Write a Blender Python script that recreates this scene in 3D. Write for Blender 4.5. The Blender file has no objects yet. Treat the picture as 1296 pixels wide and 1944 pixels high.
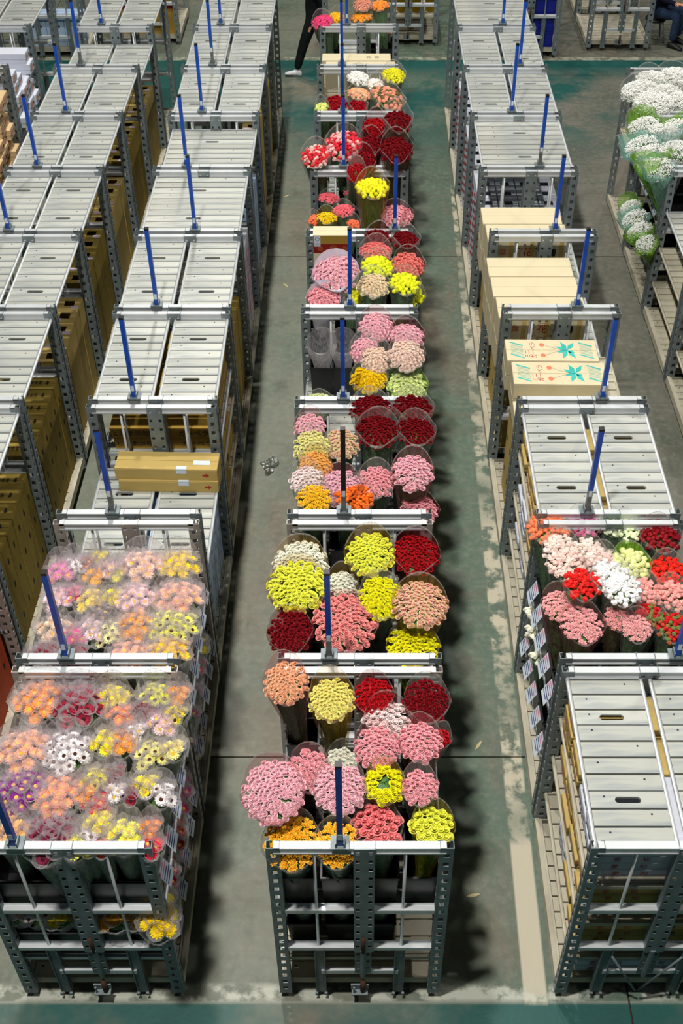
import bpy, math, random
from mathutils import Vector, Matrix, Euler, noise

random.seed(11)
SC = bpy.context.scene
COL = SC.collection
PI = math.pi

# ------------------------------------------------------------------ camera, world, lamps, exposure
F_PX, CX, CY = 2186.0, 681.0, 972.0
PITCH = math.atan(2047 / 2186)
CAM_Z = 7.218
cam_d = bpy.data.cameras.new('camera')
cam = bpy.data.objects.new('camera', cam_d)
COL.objects.link(cam)
cam.location = (0, 0, CAM_Z)
cam.rotation_euler = (PI / 2 - PITCH, 0, 0)
cam_d.sensor_fit = 'AUTO'
cam_d.sensor_width = 36
cam_d.lens = F_PX / 1944 * 36
cam_d.shift_x = -(CX - 648) / 1944
cam_d.clip_end = 200
SC.camera = cam

world = bpy.data.worlds.new('hall')
SC.world = world
world.use_nodes = True
bg = world.node_tree.nodes['Background']
bg.inputs[0].default_value = (0.72, 0.88, 1.0, 1)
bg.inputs[1].default_value = 0.035


def lamp(x, y, z, watts, size, col=(1, 0.97, 0.91)):
    d = bpy.data.lights.new('ceiling_lamp', 'AREA')
    d.shape = 'DISK'
    d.size = size
    d.energy = watts
    d.color = col
    o = bpy.data.objects.new('ceiling_lamp', d)
    COL.objects.link(o)
    o.location = (x, y, z)


for y, w in ((2.3, 1120), (9.5, 620), (16, 540), (22.5, 460)):
    lamp(-1.8, y, 13.0, w, 0.5)
for y, w in ((2.3, 210), (9.5, 240), (16, 200), (22.5, 180)):
    lamp(6.2, y, 13.0, w, 0.5)

SC.view_settings.view_transform = 'Standard'
SC.view_settings.look = 'None'
SC.view_settings.exposure = 0.12
SC.view_settings.gamma = 1.0
SC.view_settings.use_curve_mapping = False


# ------------------------------------------------------------------ helpers: projection, tagging, meshes
def at(px, py, z):
    """world point on the level z seen at pixel (px, py) of the photograph"""
    u, v = (px - CX) / F_PX, -(py - CY) / F_PX
    c, s = math.cos(PITCH), math.sin(PITCH)
    r = Vector((u, c + v * s, -s + v * c))
    t = (z - CAM_Z) / r.z
    return Vector((r.x * t, r.y * t, z))


def tag(o, label=None, cat=None, group=None, kind=None):
    if label: o['label'] = label
    if cat: o['category'] = cat
    if group: o['group'] = group
    if kind: o['kind'] = kind
    return o


def empty(name, loc, label, cat, group=None, rz=0.0):
    o = bpy.data.objects.new(name, None)
    o.empty_display_size = 0.1
    COL.objects.link(o)
    o.location = loc
    o.rotation_euler = (0, 0, rz)
    return tag(o, label, cat, group)


class MB:
    def __init__(self):
        self.v, self.f, self.m = [], [], []

    def quadify(self, pts, faces, mi=0):
        b = len(self.v)
        self.v += [tuple(p) for p in pts]
        self.f += [tuple(b + i for i in f) for f in faces]
        self.m += [mi] * len(faces)
        return self

    def box(self, x0, x1, y0, y1, z0, z1, mi=0):
        return self.quadify([(x0, y0, z0), (x1, y0, z0), (x1, y1, z0), (x0, y1, z0),
                             (x0, y0, z1), (x1, y0, z1), (x1, y1, z1), (x0, y1, z1)],
                            [(0, 3, 2, 1), (4, 5, 6, 7), (0, 1, 5, 4), (1, 2, 6, 5), (2, 3, 7, 6), (3, 0, 4, 7)], mi)

    def bbox(self, x0, x1, y0, y1, z0, z1, c, mi=0):
        """box with chamfered vertical and upper edges"""
        b = [(x0 + c, y0), (x1 - c, y0), (x1, y0 + c), (x1, y1 - c), (x1 - c, y1), (x0 + c, y1), (x0, y1 - c), (x0, y0 + c)]
        cx, cy = (x0 + x1) / 2, (y0 + y1) / 2
        sx, sy = 1 - 2 * c / max(x1 - x0, 1e-6), 1 - 2 * c / max(y1 - y0, 1e-6)
        t = [(cx + (x - cx) * sx, cy + (y - cy) * sy) for x, y in b]
        P = [(x, y, z0) for x, y in b] + [(x, y, z1 - c) for x, y in b] + [(x, y, z1) for x, y in t]
        fs = [tuple(range(7, -1, -1)), tuple(range(16, 24))]
        for r in (0, 8):
            for i in range(8):
                j = (i + 1) % 8
                fs.append((r + i, r + j, r + 8 + j, r + 8 + i))
        return self.quadify(P, fs, mi)

    def tube(self, p, q, r, n=8, r2=None, mi=0, caps=True):
        p, q = Vector(p), Vector(q)
        d = (q - p).normalized()
        a = d.orthogonal().normalized()
        b = d.cross(a)
        r2 = r if r2 is None else r2
        P = []
        for c, rr in ((p, r), (q, r2)):
            for i in range(n):
                t = 2 * PI * i / n
                P.append(c + (a * math.cos(t) + b * math.sin(t)) * rr)
        fs = [(i, (i + 1) % n, n + (i + 1) % n, n + i) for i in range(n)]
        if caps:
            fs += [tuple(range(n - 1, -1, -1)), tuple(range(n, 2 * n))]
        return self.quadify(P, fs, mi)

    def path(self, pts, r, n=6, mi=0):
        for a, b in zip(pts, pts[1:]):
            self.tube(a, b, r, n, mi=mi)
        return self

    def lathe(self, prof, n=12, mi=0, cx=0, cy=0):
        P, fs = [], []
        for r, z in prof:
            for i in range(n):
                t = 2 * PI * i / n
                P.append((cx + r * math.cos(t), cy + r * math.sin(t), z))
        for k in range(len(prof) - 1):
            for i in range(n):
                j = (i + 1) % n
                fs.append((k * n + i, k * n + j, (k + 1) * n + j, (k + 1) * n + i))
        return self.quadify(P, fs, mi)

    def add(self, other, M, mi=None):
        b = len(self.v)
        self.v += [tuple(M @ Vector(p)) for p in other.v]
        self.f += [tuple(b + i for i in f) for f in other.f]
        self.m += other.m if mi is None else [mi] * len(other.f)
        return self

    def mesh(self, name, mats=(), smooth=False):
        me = bpy.data.meshes.new(name)
        me.from_pydata(self.v, [], self.f)
        for m in mats: me.materials.append(m)
        if len(mats) > 1:
            me.polygons.foreach_set('material_index', self.m)
        if smooth:
            me.polygons.foreach_set('use_smooth', [True] * len(self.f))
        me.update()
        return me


def put(name, me, parent=None, loc=(0, 0, 0), rot=(0, 0, 0), scale=(1, 1, 1), mat=None):
    o = bpy.data.objects.new(name, me)
    COL.objects.link(o)
    o.parent = parent
    o.location = loc
    o.rotation_euler = rot
    o.scale = scale
    if mat is not None:
        o.material_slots[0].link = 'OBJECT'
        o.material_slots[0].material = mat
    return o


# ------------------------------------------------------------------ materials
def new_mat(name):
    m = bpy.data.materials.new(name)
    m.use_nodes = True
    nt = m.node_tree
    return m, nt, nt.nodes['Principled BSDF']


def s2l(c):
    return tuple(((x / 255 + 0.055) / 1.055) ** 2.4 if x > 10 else x / 255 / 12.92 for x in c) + (1,)


def mix_noise(nt, c1, c2, scale, detail=4, lo=0.35, hi=0.65, coord='Object', stretch=(1, 1, 1)):
    tc = nt.nodes.new('ShaderNodeTexCoord')
    mp = nt.nodes.new('ShaderNodeMapping')
    mp.inputs['Scale'].default_value = stretch
    nz = nt.nodes.new('ShaderNodeTexNoise')
    nz.inputs['Scale'].default_value = scale
    nz.inputs['Detail'].default_value = detail
    rp = nt.nodes.new('ShaderNodeMapRange')
    rp.inputs[1].default_value, rp.inputs[2].default_value = lo, hi
    mx = nt.nodes.new('ShaderNodeMix')
    mx.data_type = 'RGBA'
    nt.links.new(tc.outputs[coord], mp.inputs[0])
    nt.links.new(mp.outputs[0], nz.inputs['Vector'])
    nt.links.new(nz.outputs[0], rp.inputs[0])
    nt.links.new(rp.outputs[0], mx.inputs[0])
    for s, c in ((6, c1), (7, c2)):
        if isinstance(c, tuple): mx.inputs[s].default_value = c
        else: nt.links.new(c, mx.inputs[s])
    return mx.outputs[2]


def mat_plain(name, rgb, rough=0.6, metal=0.0, var=0.12, scale=6.0, spec=0.4, stretch=(1, 1, 1)):
    m, nt, b = new_mat(name)
    c = s2l(rgb)
    d = tuple(x * (1 - var) for x in c[:3]) + (1,)
    e = tuple(min(1, x * (1 + var)) for x in c[:3]) + (1,)
    nt.links.new(mix_noise(nt, d, e, scale, stretch=stretch), b.inputs['Base Color'])
    b.inputs['Roughness'].default_value = rough
    b.inputs['Metallic'].default_value = metal
    b.inputs['Specular IOR Level'].default_value = spec
    return m


def mat_slat():
    """aluminium decking: light, with stains that differ from slat to slat"""
    m, nt, b = new_mat('aluminium_slat')
    oi = nt.nodes.new('ShaderNodeObjectInfo')
    base = nt.nodes.new('ShaderNodeMix'); base.data_type = 'RGBA'
    base.inputs[6].default_value = s2l((172, 174, 166)); base.inputs[7].default_value = s2l((196, 198, 190))
    nt.links.new(oi.outputs['Random'], base.inputs[0])
    st = mix_noise(nt, base.outputs[2], s2l((172, 158, 124)), 2.2, 5, 0.52, 0.74, 'Object', (1, 1, 1))
    st2 = mix_noise(nt, s2l((124, 136, 144)), st, 5.0, 6, 0.28, 0.52, 'Object', (0.35, 3, 1))
    nt.links.new(st2, b.inputs['Base Color'])
    b.inputs['Metallic'].default_value = 0.25
    b.inputs['Roughness'].default_value = 0.5
    return m


M = {
    'slat': mat_slat(),
    'slat_old': mat_plain('weathered_slat', (178, 172, 152), 0.65, 0.1, 0.22, 3.5),
    'alu': mat_plain('bright_aluminium', (206, 210, 212), 0.42, 0.35, 0.08, 4),
    'steel': mat_plain('galvanised_steel', (126, 137, 140), 0.46, 0.35, 0.16, 9),
    'steel_dk': mat_plain('dull_steel', (112, 124, 126), 0.5, 0.35, 0.18, 9),
    'steel_warm': mat_plain('yellowed_steel', (190, 180, 174), 0.45, 0.45, 0.2, 4),
    'blue': mat_plain('blue_paint', (6, 76, 184), 0.35, 0.0, 0.25, 5, 0.5),
    'bare': mat_plain('bare_bar_steel', (120, 122, 120), 0.4, 0.5, 0.2, 12),
    'rust': mat_plain('rust', (72, 46, 32), 0.8, 0.2, 0.3, 20),
    'black': mat_plain('black_plastic', (12, 14, 16), 0.35, 0.0, 0.3, 4, 0.5),
    'rubber': mat_plain('rubber', (20, 20, 21), 0.7),
    'kraft': mat_plain('kraft_board', (190, 164, 98), 0.75, 0, 0.07, 2.5, 0.2),
    'kraft_dk': mat_plain('dark_kraft_board', (166, 132, 56), 0.75, 0, 0.08, 2.5, 0.2),
    'tan': mat_plain('tan_board', (212, 200, 166), 0.7, 0, 0.04, 2.5, 0.2),
    'olive': mat_plain('olive_kraft_board', (152, 130, 60), 0.75, 0, 0.08, 2.5, 0.2),
    'white': mat_plain('white_board', (206, 210, 222), 0.6, 0, 0.04, 2.5, 0.25),
    'bluewhite': mat_plain('pale_blue_board', (176, 200, 226), 0.6, 0, 0.06, 2.5, 0.25),
    'orange': mat_plain('orange_board', (222, 78, 22), 0.6, 0, 0.08, 2.5, 0.25),
    'wood': mat_plain('pale_wood', (214, 184, 140), 0.7, 0, 0.12, 8, 0.2, (1, 6, 6)),
    'redprint': mat_plain('red_print', (176, 34, 28), 0.7, 0, 0.06),
    'darkred': mat_plain('deep_red_print', (140, 16, 12), 0.7, 0, 0.06),
    'ink': mat_plain('dark_ink', (28, 26, 22), 0.7),
    'navy': mat_plain('navy_ink', (34, 48, 98), 0.7),
    'orangeink': mat_plain('orange_ink', (206, 104, 30), 0.7),
    'coral': mat_plain('coral_ink', (222, 120, 84), 0.7),
    'teal': mat_plain('teal_ink', (52, 178, 168), 0.7),
    'greyink': mat_plain('grey_ink', (96, 100, 92), 0.7),
    'gold': mat_plain('gold_ink', (190, 140, 60), 0.7),
    'card': mat_plain('white_card', (214, 226, 240), 0.5, 0, 0.04),
    'lilac': mat_plain('lilac_sticker', (206, 190, 214), 0.6, 0, 0.1),
    'pinkprint': mat_plain('pink_print', (206, 120, 140), 0.6),
    'yellowplastic': mat_plain('yellow_plastic', (214, 172, 10), 0.4),
    'blueplastic': mat_plain('blue_plastic', (22, 34, 140), 0.4),
    'tape': mat_plain('clear_tape', (236, 232, 214), 0.25),
    'leaf': mat_plain('stem_green', (84, 124, 64), 0.55, 0, 0.5, 18, 0.4),
    'leaf_lt': mat_plain('lime_stem_green', (160, 170, 72), 0.55, 0, 0.4, 18, 0.4),
    'cloth': mat_plain('black_cloth', (24, 30, 30), 0.9, 0, 0.2, 12, 0.1),
    'denim': mat_plain('dark_denim', (42, 58, 82), 0.9, 0, 0.2, 16, 0.1),
    'jacket': mat_plain('navy_jacket', (24, 28, 44), 0.85, 0, 0.2, 12, 0.1),
    'skin': mat_plain('skin', (206, 146, 112), 0.5, 0, 0.06, 8),
    'hair': mat_plain('black_hair', (18, 16, 15), 0.6),
    'shoe_white': mat_plain('white_shoe', (226, 228, 232), 0.5, 0, 0.05),
    'shoe_black': mat_plain('black_shoe', (22, 22, 24), 0.5),
}


def mat_film(name, rgb, alpha, rough=0.12, lo=0.0, hi=1.0):
    """thin crinkled film: mostly see-through, with folds that catch light"""
    m, nt, b = new_mat(name)
    b.inputs['Base Color'].default_value = s2l(rgb)
    b.inputs['Roughness'].default_value = rough
    b.inputs['Specular IOR Level'].default_value = 0.7
    tr = nt.nodes.new('ShaderNodeBsdfTransparent')
    tint = tuple(0.72 + 0.28 * x for x in s2l(rgb)[:3])
    tr.inputs[0].default_value = tint + (1,)
    mx = nt.nodes.new('ShaderNodeMixShader')
    tc = nt.nodes.new('ShaderNodeTexCoord')
    nz = nt.nodes.new('ShaderNodeTexNoise')
    nz.inputs['Scale'].default_value = 9
    nz.inputs['Detail'].default_value = 3
    mr = nt.nodes.new('ShaderNodeMapRange')
    mr.inputs[1].default_value, mr.inputs[2].default_value = 0.35, 0.75
    mr.inputs[3].default_value, mr.inputs[4].default_value = alpha * 0.6, min(1, alpha * 1.7)
    bp = nt.nodes.new('ShaderNodeBump')
    bp.inputs['Strength'].default_value = 0.6
    bp.inputs['Distance'].default_value = 0.02
    nt.links.new(tc.outputs['Object'], nz.inputs['Vector'])
    nt.links.new(nz.outputs[0], mr.inputs[0])
    nt.links.new(nz.outputs[0], bp.inputs['Height'])
    nt.links.new(bp.outputs[0], b.inputs['Normal'])
    lw = nt.nodes.new('ShaderNodeLayerWeight'); lw.inputs[0].default_value = 0.25
    ma = nt.nodes.new('ShaderNodeMath'); ma.operation = 'MULTIPLY_ADD'; ma.use_clamp = True
    nt.links.new(lw.outputs['Facing'], ma.inputs[0]); ma.inputs[1].default_value = 0.28; nt.links.new(mr.outputs[0], ma.inputs[2])
    tl = nt.nodes.new('ShaderNodeBsdfTranslucent'); tl.inputs[0].default_value = s2l(rgb)
    m2 = nt.nodes.new('ShaderNodeMixShader'); m2.inputs[0].default_value = 0.45
    nt.links.new(b.outputs[0], m2.inputs[1]); nt.links.new(tl.outputs[0], m2.inputs[2])
    nt.links.new(ma.outputs[0], mx.inputs[0])
    nt.links.new(tr.outputs[0], mx.inputs[1])
    nt.links.new(m2.outputs[0], mx.inputs[2])
    nt.links.new(mx.outputs[0], nt.nodes['Material Output'].inputs['Surface'])
    return m


FILM = {
    'clear': mat_film('clear_film', (225, 230, 225), 0.11),
    'warm': mat_film('amber_film', (214, 176, 96), 0.15),
    'rose': mat_film('rose_film', (226, 160, 165), 0.12),
    'red': mat_film('dark_red_film', (150, 40, 54), 0.16),
    'yellow': mat_film('yellow_film', (214, 190, 50), 0.15),
    'green': mat_film('green_film', (150, 210, 60), 0.5),
    'aqua': mat_film('aqua_film', (170, 226, 214), 0.5),
    'haze': mat_film('hazy_film', (240, 236, 238), 0.24, 0.4),
    'rim': mat_film('folded_edge_highlight', (232, 228, 222), 0.42, 0.2),  # folded sleeve edge, its bright outline highlight put into paler, denser film
    'paper': mat_plain('white_wrap', (228, 226, 238), 0.6, 0, 0.03),
    'collar': mat_film('flower_cup_film', (246, 240, 244), 0.36, 0.5),
}

_petal = {}


def petal(rgb, var=0.22, second=None):
    k = (rgb, second)
    if k in _petal: return _petal[k]
    m, nt, b = new_mat('petal')
    g = nt.nodes.new('ShaderNodeNewGeometry')
    oi = nt.nodes.new('ShaderNodeObjectInfo')
    ad = nt.nodes.new('ShaderNodeMath'); ad.operation = 'ADD'
    fr = nt.nodes.new('ShaderNodeMath'); fr.operation = 'FRACT'
    nt.links.new(g.outputs['Random Per Island'], ad.inputs[0])
    nt.links.new(oi.outputs['Random'], ad.inputs[1])
    nt.links.new(ad.outputs[0], fr.inputs[0])
    mx = nt.nodes.new('ShaderNodeMix'); mx.data_type = 'RGBA'
    c = s2l(rgb)
    if second:
        st = nt.nodes.new('ShaderNodeMapRange'); st.inputs[1].default_value, st.inputs[2].default_value = .55, .75
        nt.links.new(fr.outputs[0], st.inputs[0])
        mx.inputs[6].default_value = c; mx.inputs[7].default_value = s2l(second)
    else:
        mx.inputs[6].default_value = tuple(x * (1 - var) for x in c[:3]) + (1,)
        mx.inputs[7].default_value = tuple(min(1, x * (1 + var)) for x in c[:3]) + (1,)
    nt.links.new(st.outputs[0] if second else fr.outputs[0], mx.inputs[0])
    nt.links.new(mx.outputs[2], b.inputs['Base Color'])
    b.inputs['Roughness'].default_value = 0.65
    b.inputs['Specular IOR Level'].default_value = 0.2
    _petal[k] = m
    return m


# ------------------------------------------------------------------ floor (concrete with worn paint)
def mat_floor():
    m, nt, b = new_mat('painted_concrete')
    L, N = nt.links.new, nt.nodes.new
    tc = N('ShaderNodeTexCoord')
    sp = N('ShaderNodeSeparateXYZ')
    L(tc.outputs['Object'], sp.inputs[0])

    def math_(op, a, b_=None):
        n = N('ShaderNodeMath'); n.operation = op
        for i, v in enumerate((a, b_)):
            if v is None: continue
            if isinstance(v, (int, float)): n.inputs[i].default_value = v
            else: L(v, n.inputs[i])
        return n.outputs[0]

    def noise_(scale, detail=5, stretch=(1, 1, 1), off=0.0):
        mp = N('ShaderNodeMapping')
        mp.inputs['Scale'].default_value = stretch
        mp.inputs['Location'].default_value = (off, off * 0.7, 0)
        n = N('ShaderNodeTexNoise')
        n.inputs['Scale'].default_value = scale
        n.inputs['Detail'].default_value = detail
        n.inputs['Roughness'].default_value = 0.62
        L(tc.outputs['Object'], mp.inputs[0]); L(mp.outputs[0], n.inputs['Vector'])
        return n.outputs[0]

    def ramp(v, lo, hi):
        n = N('ShaderNodeMapRange')
        L(v, n.inputs[0]); n.inputs[1].default_value = lo; n.inputs[2].default_value = hi
        return n.outputs[0]

    def mix(f, a, c):
        n = N('ShaderNodeMix'); n.data_type = 'RGBA'
        L(f, n.inputs[0])
        for s, v in ((6, a), (7, c)):
            if isinstance(v, tuple): n.inputs[s].default_value = v
            else: L(v, n.inputs[s])
        return n.outputs[2]

    X, Y = sp.outputs[0], sp.outputs[1]
    # concrete: grey to green-grey, brown wear, dark stains
    col = mix(ramp(noise_(0.9, 6), 0.35, 0.65), s2l((116, 117, 102)), s2l((94, 108, 93)))
    green = ramp(math_('ADD', X, math_('MULTIPLY', noise_(0.7, 4, off=3), 0.8)), 0.5, 1.3)
    col = mix(math_('MULTIPLY', green, 0.75), col, s2l((74, 100, 84)))
    col = mix(math_('MULTIPLY', ramp(X, 2.0, 2.5), 0.9), col, mix(ramp(noise_(0.8, 5, off=13), .4, .62), s2l((112, 108, 98)), s2l((84, 88, 78))))
    col = mix(math_('MULTIPLY', ramp(noise_(0.55, 6, (1.6, 0.5, 1), 7), 0.52, 0.66), 0.7), col, s2l((112, 96, 80)))
    col = mix(math_('MULTIPLY', ramp(noise_(2.1, 7, (1, 0.7, 1), 1), 0.56, 0.72), 0.75), col, s2l((70, 78, 62)))
    col = mix(math_('MULTIPLY', ramp(noise_(16, 6, off=5), 0.45, 0.75), 0.45), col, s2l((140, 140, 124)))
    col = mix(math_('MULTIPLY', ramp(noise_(9, 7, off=8), 0.52, 0.72), 0.5), col, s2l((78, 84, 70)))
    col = mix(math_('MULTIPLY', ramp(noise_(1.2, 5, (0.25, 3.0, 1), 17), 0.5, 0.68), 0.45), col, s2l((98, 94, 80)))
    # teal painted cross aisles, worn through in patches
    far = math_('MULTIPLY', ramp(Y, 14.7, 16.2), ramp(math_('SUBTRACT', 18.14, Y), -0.02, 0.02))
    near = ramp(math_('SUBTRACT', 3.185, Y), -0.01, 0.02)
    worn = ramp(noise_(0.75, 5, (0.8, 0.9, 1), 11), 0.60, 0.47)
    worn_far = math_('MAXIMUM', math_('MULTIPLY', worn, math_('SUBTRACT', 1.0, math_('MULTIPLY', ramp(X, 2.2, 3.4), ramp(noise_(1.1, 4, off=21), .55, .45)))), ramp(Y, 17.3, 17.9))
    teal = mix(noise_(3.0, 5), s2l((2, 66, 63)), s2l((12, 90, 82)))
    col = mix(math_('MULTIPLY', far, worn_far), col, teal)
    col = mix(math_('MULTIPLY', near, ramp(noise_(0.8, 5, (0.8, 1, 1), 2), 0.62, 0.45)), col, teal)
    # white lines, scuffed away
    flake = ramp(noise_(5.5, 8, (1.0, 1.0, 1), 9), 0.56, 0.46)
    lx = math_('SUBTRACT', X, math_('ADD', math_('MULTIPLY', math_('SUBTRACT', Y, 3.3), 0.0145), 1.118))
    lane = ramp(math_('ABSOLUTE', lx), 0.080, 0.066)
    lane = math_('MULTIPLY', lane, math_('MULTIPLY', ramp(math_('SUBTRACT', 14.2, Y), 0, 0.4), ramp(Y, 3.16, 3.2)))
    lane = math_('MULTIPLY', lane, math_('MAXIMUM', math_('MULTIPLY', flake, ramp(noise_(0.8, 3, (0.3, 1, 1), 4), 0.36, 0.55)), math_('MULTIPLY', ramp(math_('SUBTRACT', 4.35, Y), 0, 0.06), ramp(Y, 3.2, 3.24))))
    col = mix(math_('MULTIPLY', lane, 0.9), col, s2l((196, 188, 166)))
    edge = ramp(math_('ABSOLUTE', math_('SUBTRACT', Y, 3.245)), 0.075, 0.03)
    edge = math_('MULTIPLY', edge, math_('MAXIMUM', flake, ramp(math_('ABSOLUTE', math_('SUBTRACT', Y, 3.183)), 0.012, 0.006)))
    col = mix(math_('MULTIPLY', edge, 0.8), col, s2l((190, 192, 178)))
    edge2 = math_('MULTIPLY', ramp(math_('ABSOLUTE', math_('SUBTRACT', Y, 18.2)), 0.08, 0.05), flake)
    col = mix(math_('MULTIPLY', edge2, 0.7), col, s2l((176, 180, 160)))
    L(col, b.inputs['Base Color'])
    L(ramp(noise_(1.4, 5, off=6), 0.1, 0.9), b.inputs['Roughness'])
    b.inputs['Roughness'].default_value = 0.5
    rr = N('ShaderNodeMapRange')
    L(noise_(1.4, 5, off=6), rr.inputs[0]); rr.inputs[3].default_value = 0.38; rr.inputs[4].default_value = 0.7
    L(rr.outputs[0], b.inputs['Roughness'])
    bp = N('ShaderNodeBump'); bp.inputs['Strength'].default_value = 0.15; bp.inputs['Distance'].default_value = 0.01
    L(noise_(30, 5), bp.inputs['Height']); L(bp.outputs[0], b.inputs['Normal'])
    return m


MF = mat_floor()
# slabs poured side by side, 12 mm open joints between them
XS = [-22, -12, -5.2, 1.703, 8.6, 22]
YS = [-6, 5.03, 12.2, 19.4, 26.6, 40]
fl = MB()
fl.quadify([(-22, -6, -0.02), (22, -6, -0.02), (22, 40, -0.02), (-22, 40, -0.02)], [(0, 1, 2, 3)])
floor = tag(put('floor', fl.mesh('floor', [M['rust']])), kind='structure')
for i in range(5):
    for j in range(5):
        x0, x1, y0, y1 = XS[i] + .006, XS[i + 1] - .006, YS[j] + .006, YS[j + 1] - .006
        b = MB()
        b.box(x0, x1, y0, y1, -0.019, 0)
        put('slab', b.mesh('slab', [MF]), floor)


t = MB(); t.box(-22, 22, 40, 40.2, 0, 9)
wb = tag(put('wall_back', t.mesh('wall_back', [mat_plain('grey_cladding', (120, 126, 124), .8)])), kind='structure')
for i in range(22):
    t = MB(); t.box(-21.9 + i * 2, -20.1 + i * 2, 39.96, 40, .05, 8.9)
    put('cladding_panel', t.mesh('cladding_panel', [mat_plain('grey_panel', (132, 138, 136), .8)] if i == 0 else [bpy.data.materials['grey_panel']]), wb)
# ------------------------------------------------------------------ trolley pieces (shared meshes)
HT, LEN, PIT, Y0 = 1.77, 1.235, 1.29, 3.22
W2 = 0.5


def perf(mb, x0, x1, y0, y1, z0, z1, axis, pitch=0.087, hw=0.016, hh=0.019, cols=1, off=0.05):
    """thin plate with real rectangular holes; axis 'x': plate spans x (thin in y); 'y': spans y (thin in x)"""
    def bx(a0, a1, c0, c1):
        if axis == 'x': mb.box(a0, a1, y0, y1, c0, c1)
        else: mb.box(x0, x1, a0, a1, c0, c1)
    a0, a1 = (x0, x1) if axis == 'x' else (y0, y1)
    w = a1 - a0
    cs = [a0 + w / 2] if cols == 1 else [a0 + w * 0.2, a0 + w * 0.8]
    e = [a0]
    for c in cs: e += [c - hw, c + hw]
    e.append(a1)
    for i in range(0, len(e), 2): bx(e[i], e[i + 1], z0, z1)
    for c in cs:
        z = z0
        zc = z0 + off + 0.02
        while zc + hh < z1 - 0.01:
            bx(c - hw, c + hw, z, zc - hh)
            z = zc + hh
            zc += pitch
        bx(c - hw, c + hw, z, z1)


t = MB(); w = 0.076
perf(t, -w / 2, w / 2, 0, 0.004, 0.06, HT, 'x')
perf(t, -w / 2, -w / 2 + 0.004, 0.004, 0.05, 0.06, HT, 'y', hw=0.013)
perf(t, w / 2 - 0.004, w / 2, 0.004, 0.05, 0.06, HT, 'y', hw=0.013)
t.box(-w / 2, -w / 2 + 0.02, 0.046, 0.05, 0.06, HT); t.box(w / 2 - 0.02, w / 2, 0.046, 0.05, 0.06, HT)
ME_POST = t.mesh('post', [M['steel']])
t = MB()
t.box(-0.46, 0.46, 0.0, 0.046, 1.755, 1.768); t.box(-0.46, 0.46, 0.004, 0.042, 1.716, 1.755)
t.box(-0.46, 0.46, -0.002, 0.004, 1.712, 1.725)
ME_RAIL = t.mesh('top_rail', [M['alu']])
t = MB()
perf(t, -0.058, 0.058, -0.008, -0.003, 0.62, HT + 0.004, 'x', cols=2, hw=0.011, hh=0.014)
t.box(-0.058, -0.054, -0.003, 0.05, 0.62, HT + 0.004); t.box(0.054, 0.058, -0.003, 0.05, 0.62, HT + 0.004)
ME_CPLATE = t.mesh('center_plate', [M['steel']])
t = MB()
t.box(-0.462, 0.462, 0.0, 0.04, 0.0, 0.006); t.box(-0.462, 0.462, 0.0, 0.005, -0.03, 0.0); t.box(-0.462, 0.462, 0.036, 0.04, 0.0, 0.02)
ME_CROSS = t.mesh('cross_rail', [M['alu']])
t = MB(); t.tube((0, 0.018, 0.66), (0, 0.018, 1.715), 0.0095, 8)
ME_ROD = t.mesh('rod', [M['alu']], True)
t = MB()
t.box(-0.032, -0.026, 0, 0.05, 0.05, 0.63); t.box(0.026, 0.032, 0, 0.05, 0.05, 0.63); t.box(-0.026, 0.026, 0.012, 0.018, 0.05, 0.63)
t.box(-0.038, -0.02, -0.012, 0.0, 0.05, 0.075); t.box(0.02, 0.038, -0.012, 0.0, 0.05, 0.075)
ME_STUB = t.mesh('stub_leg', [M['steel_dk']])
t = MB(); t.box(-0.235, 0.235, 0, 0.03, 0.345, 0.352); t.box(-0.235, 0.235, 0, 0.005, 0.31, 0.345)
ME_LOW = t.mesh('lower_rail', [M['alu']])
t = MB()
perf(t, -0.05, 0.05, 0.0, 0.005, 0.33, 0.62, 'x', cols=2, hw=0.01, hh=0.013)
t.tube((0, 0.0, 0.30), (0, 0.0, 0.64), 0.018, 8)
ME_HITCH = t.mesh('hitch_plate', [M['steel_dk']])
t = MB(); t.tube((0, -0.012, 0.62), (0, -0.012, 0.80), 0.011, 8); t.tube((0, -0.02, 0.125), (0, -0.02, 0.26), 0.017, 8)
ME_BOLT = t.mesh('hitch_pin', [M['rust']], True)
t = MB(); t.box(-0.05, 0.05, -0.045, 0.0, 0.12, 0.132); t.box(-0.055, 0.055, -0.01, 0.0, 0.135, 0.19); t.tube((-0.035, -0.03, 0.12), (-0.035, -0.03, 0.2), 0.007, 6)
ME_COUP = t.mesh('coupling_bracket', [M['steel']])
# deck: channel beams along both sides and ends
t = MB()
for s in (-1, 1):
    t.box(s * 0.5 - 0.028 if s > 0 else -0.5, 0.5 if s > 0 else -0.472, 0.05, LEN - 0.05, 0.09, 0.17)
    a, b_ = sorted((s * 0.472, s * 0.452)); t.box(a, b_, 0.05, LEN - 0.05, 0.135, 0.158)
t.box(-0.462, 0.462, 0.053, 0.06, 0.09, 0.16); t.box(-0.462, 0.462, LEN - 0.06, LEN - 0.053, 0.09, 0.16)
for y in (0.35, 0.85): t.box(-0.47, 0.47, y, y + 0.05, 0.09, 0.128)
ME_DECK = t.mesh('deck_frame', [M['slat_old']])
t = MB()
t.tube((-0.016, 0, 0.055), (0.016, 0, 0.055), 0.055, 14); t.box(-0.022, 0.022, -0.03, 0.03, 0.085, 0.095)
for s in (-0.021, 0.018): t.box(s, s + 0.003, -0.018, 0.018, 0.05, 0.09)
ME_CAST = t.mesh('caster', [M['rubber']])
# pull bar: hollow square tube
R_ = 0.0165


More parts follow.
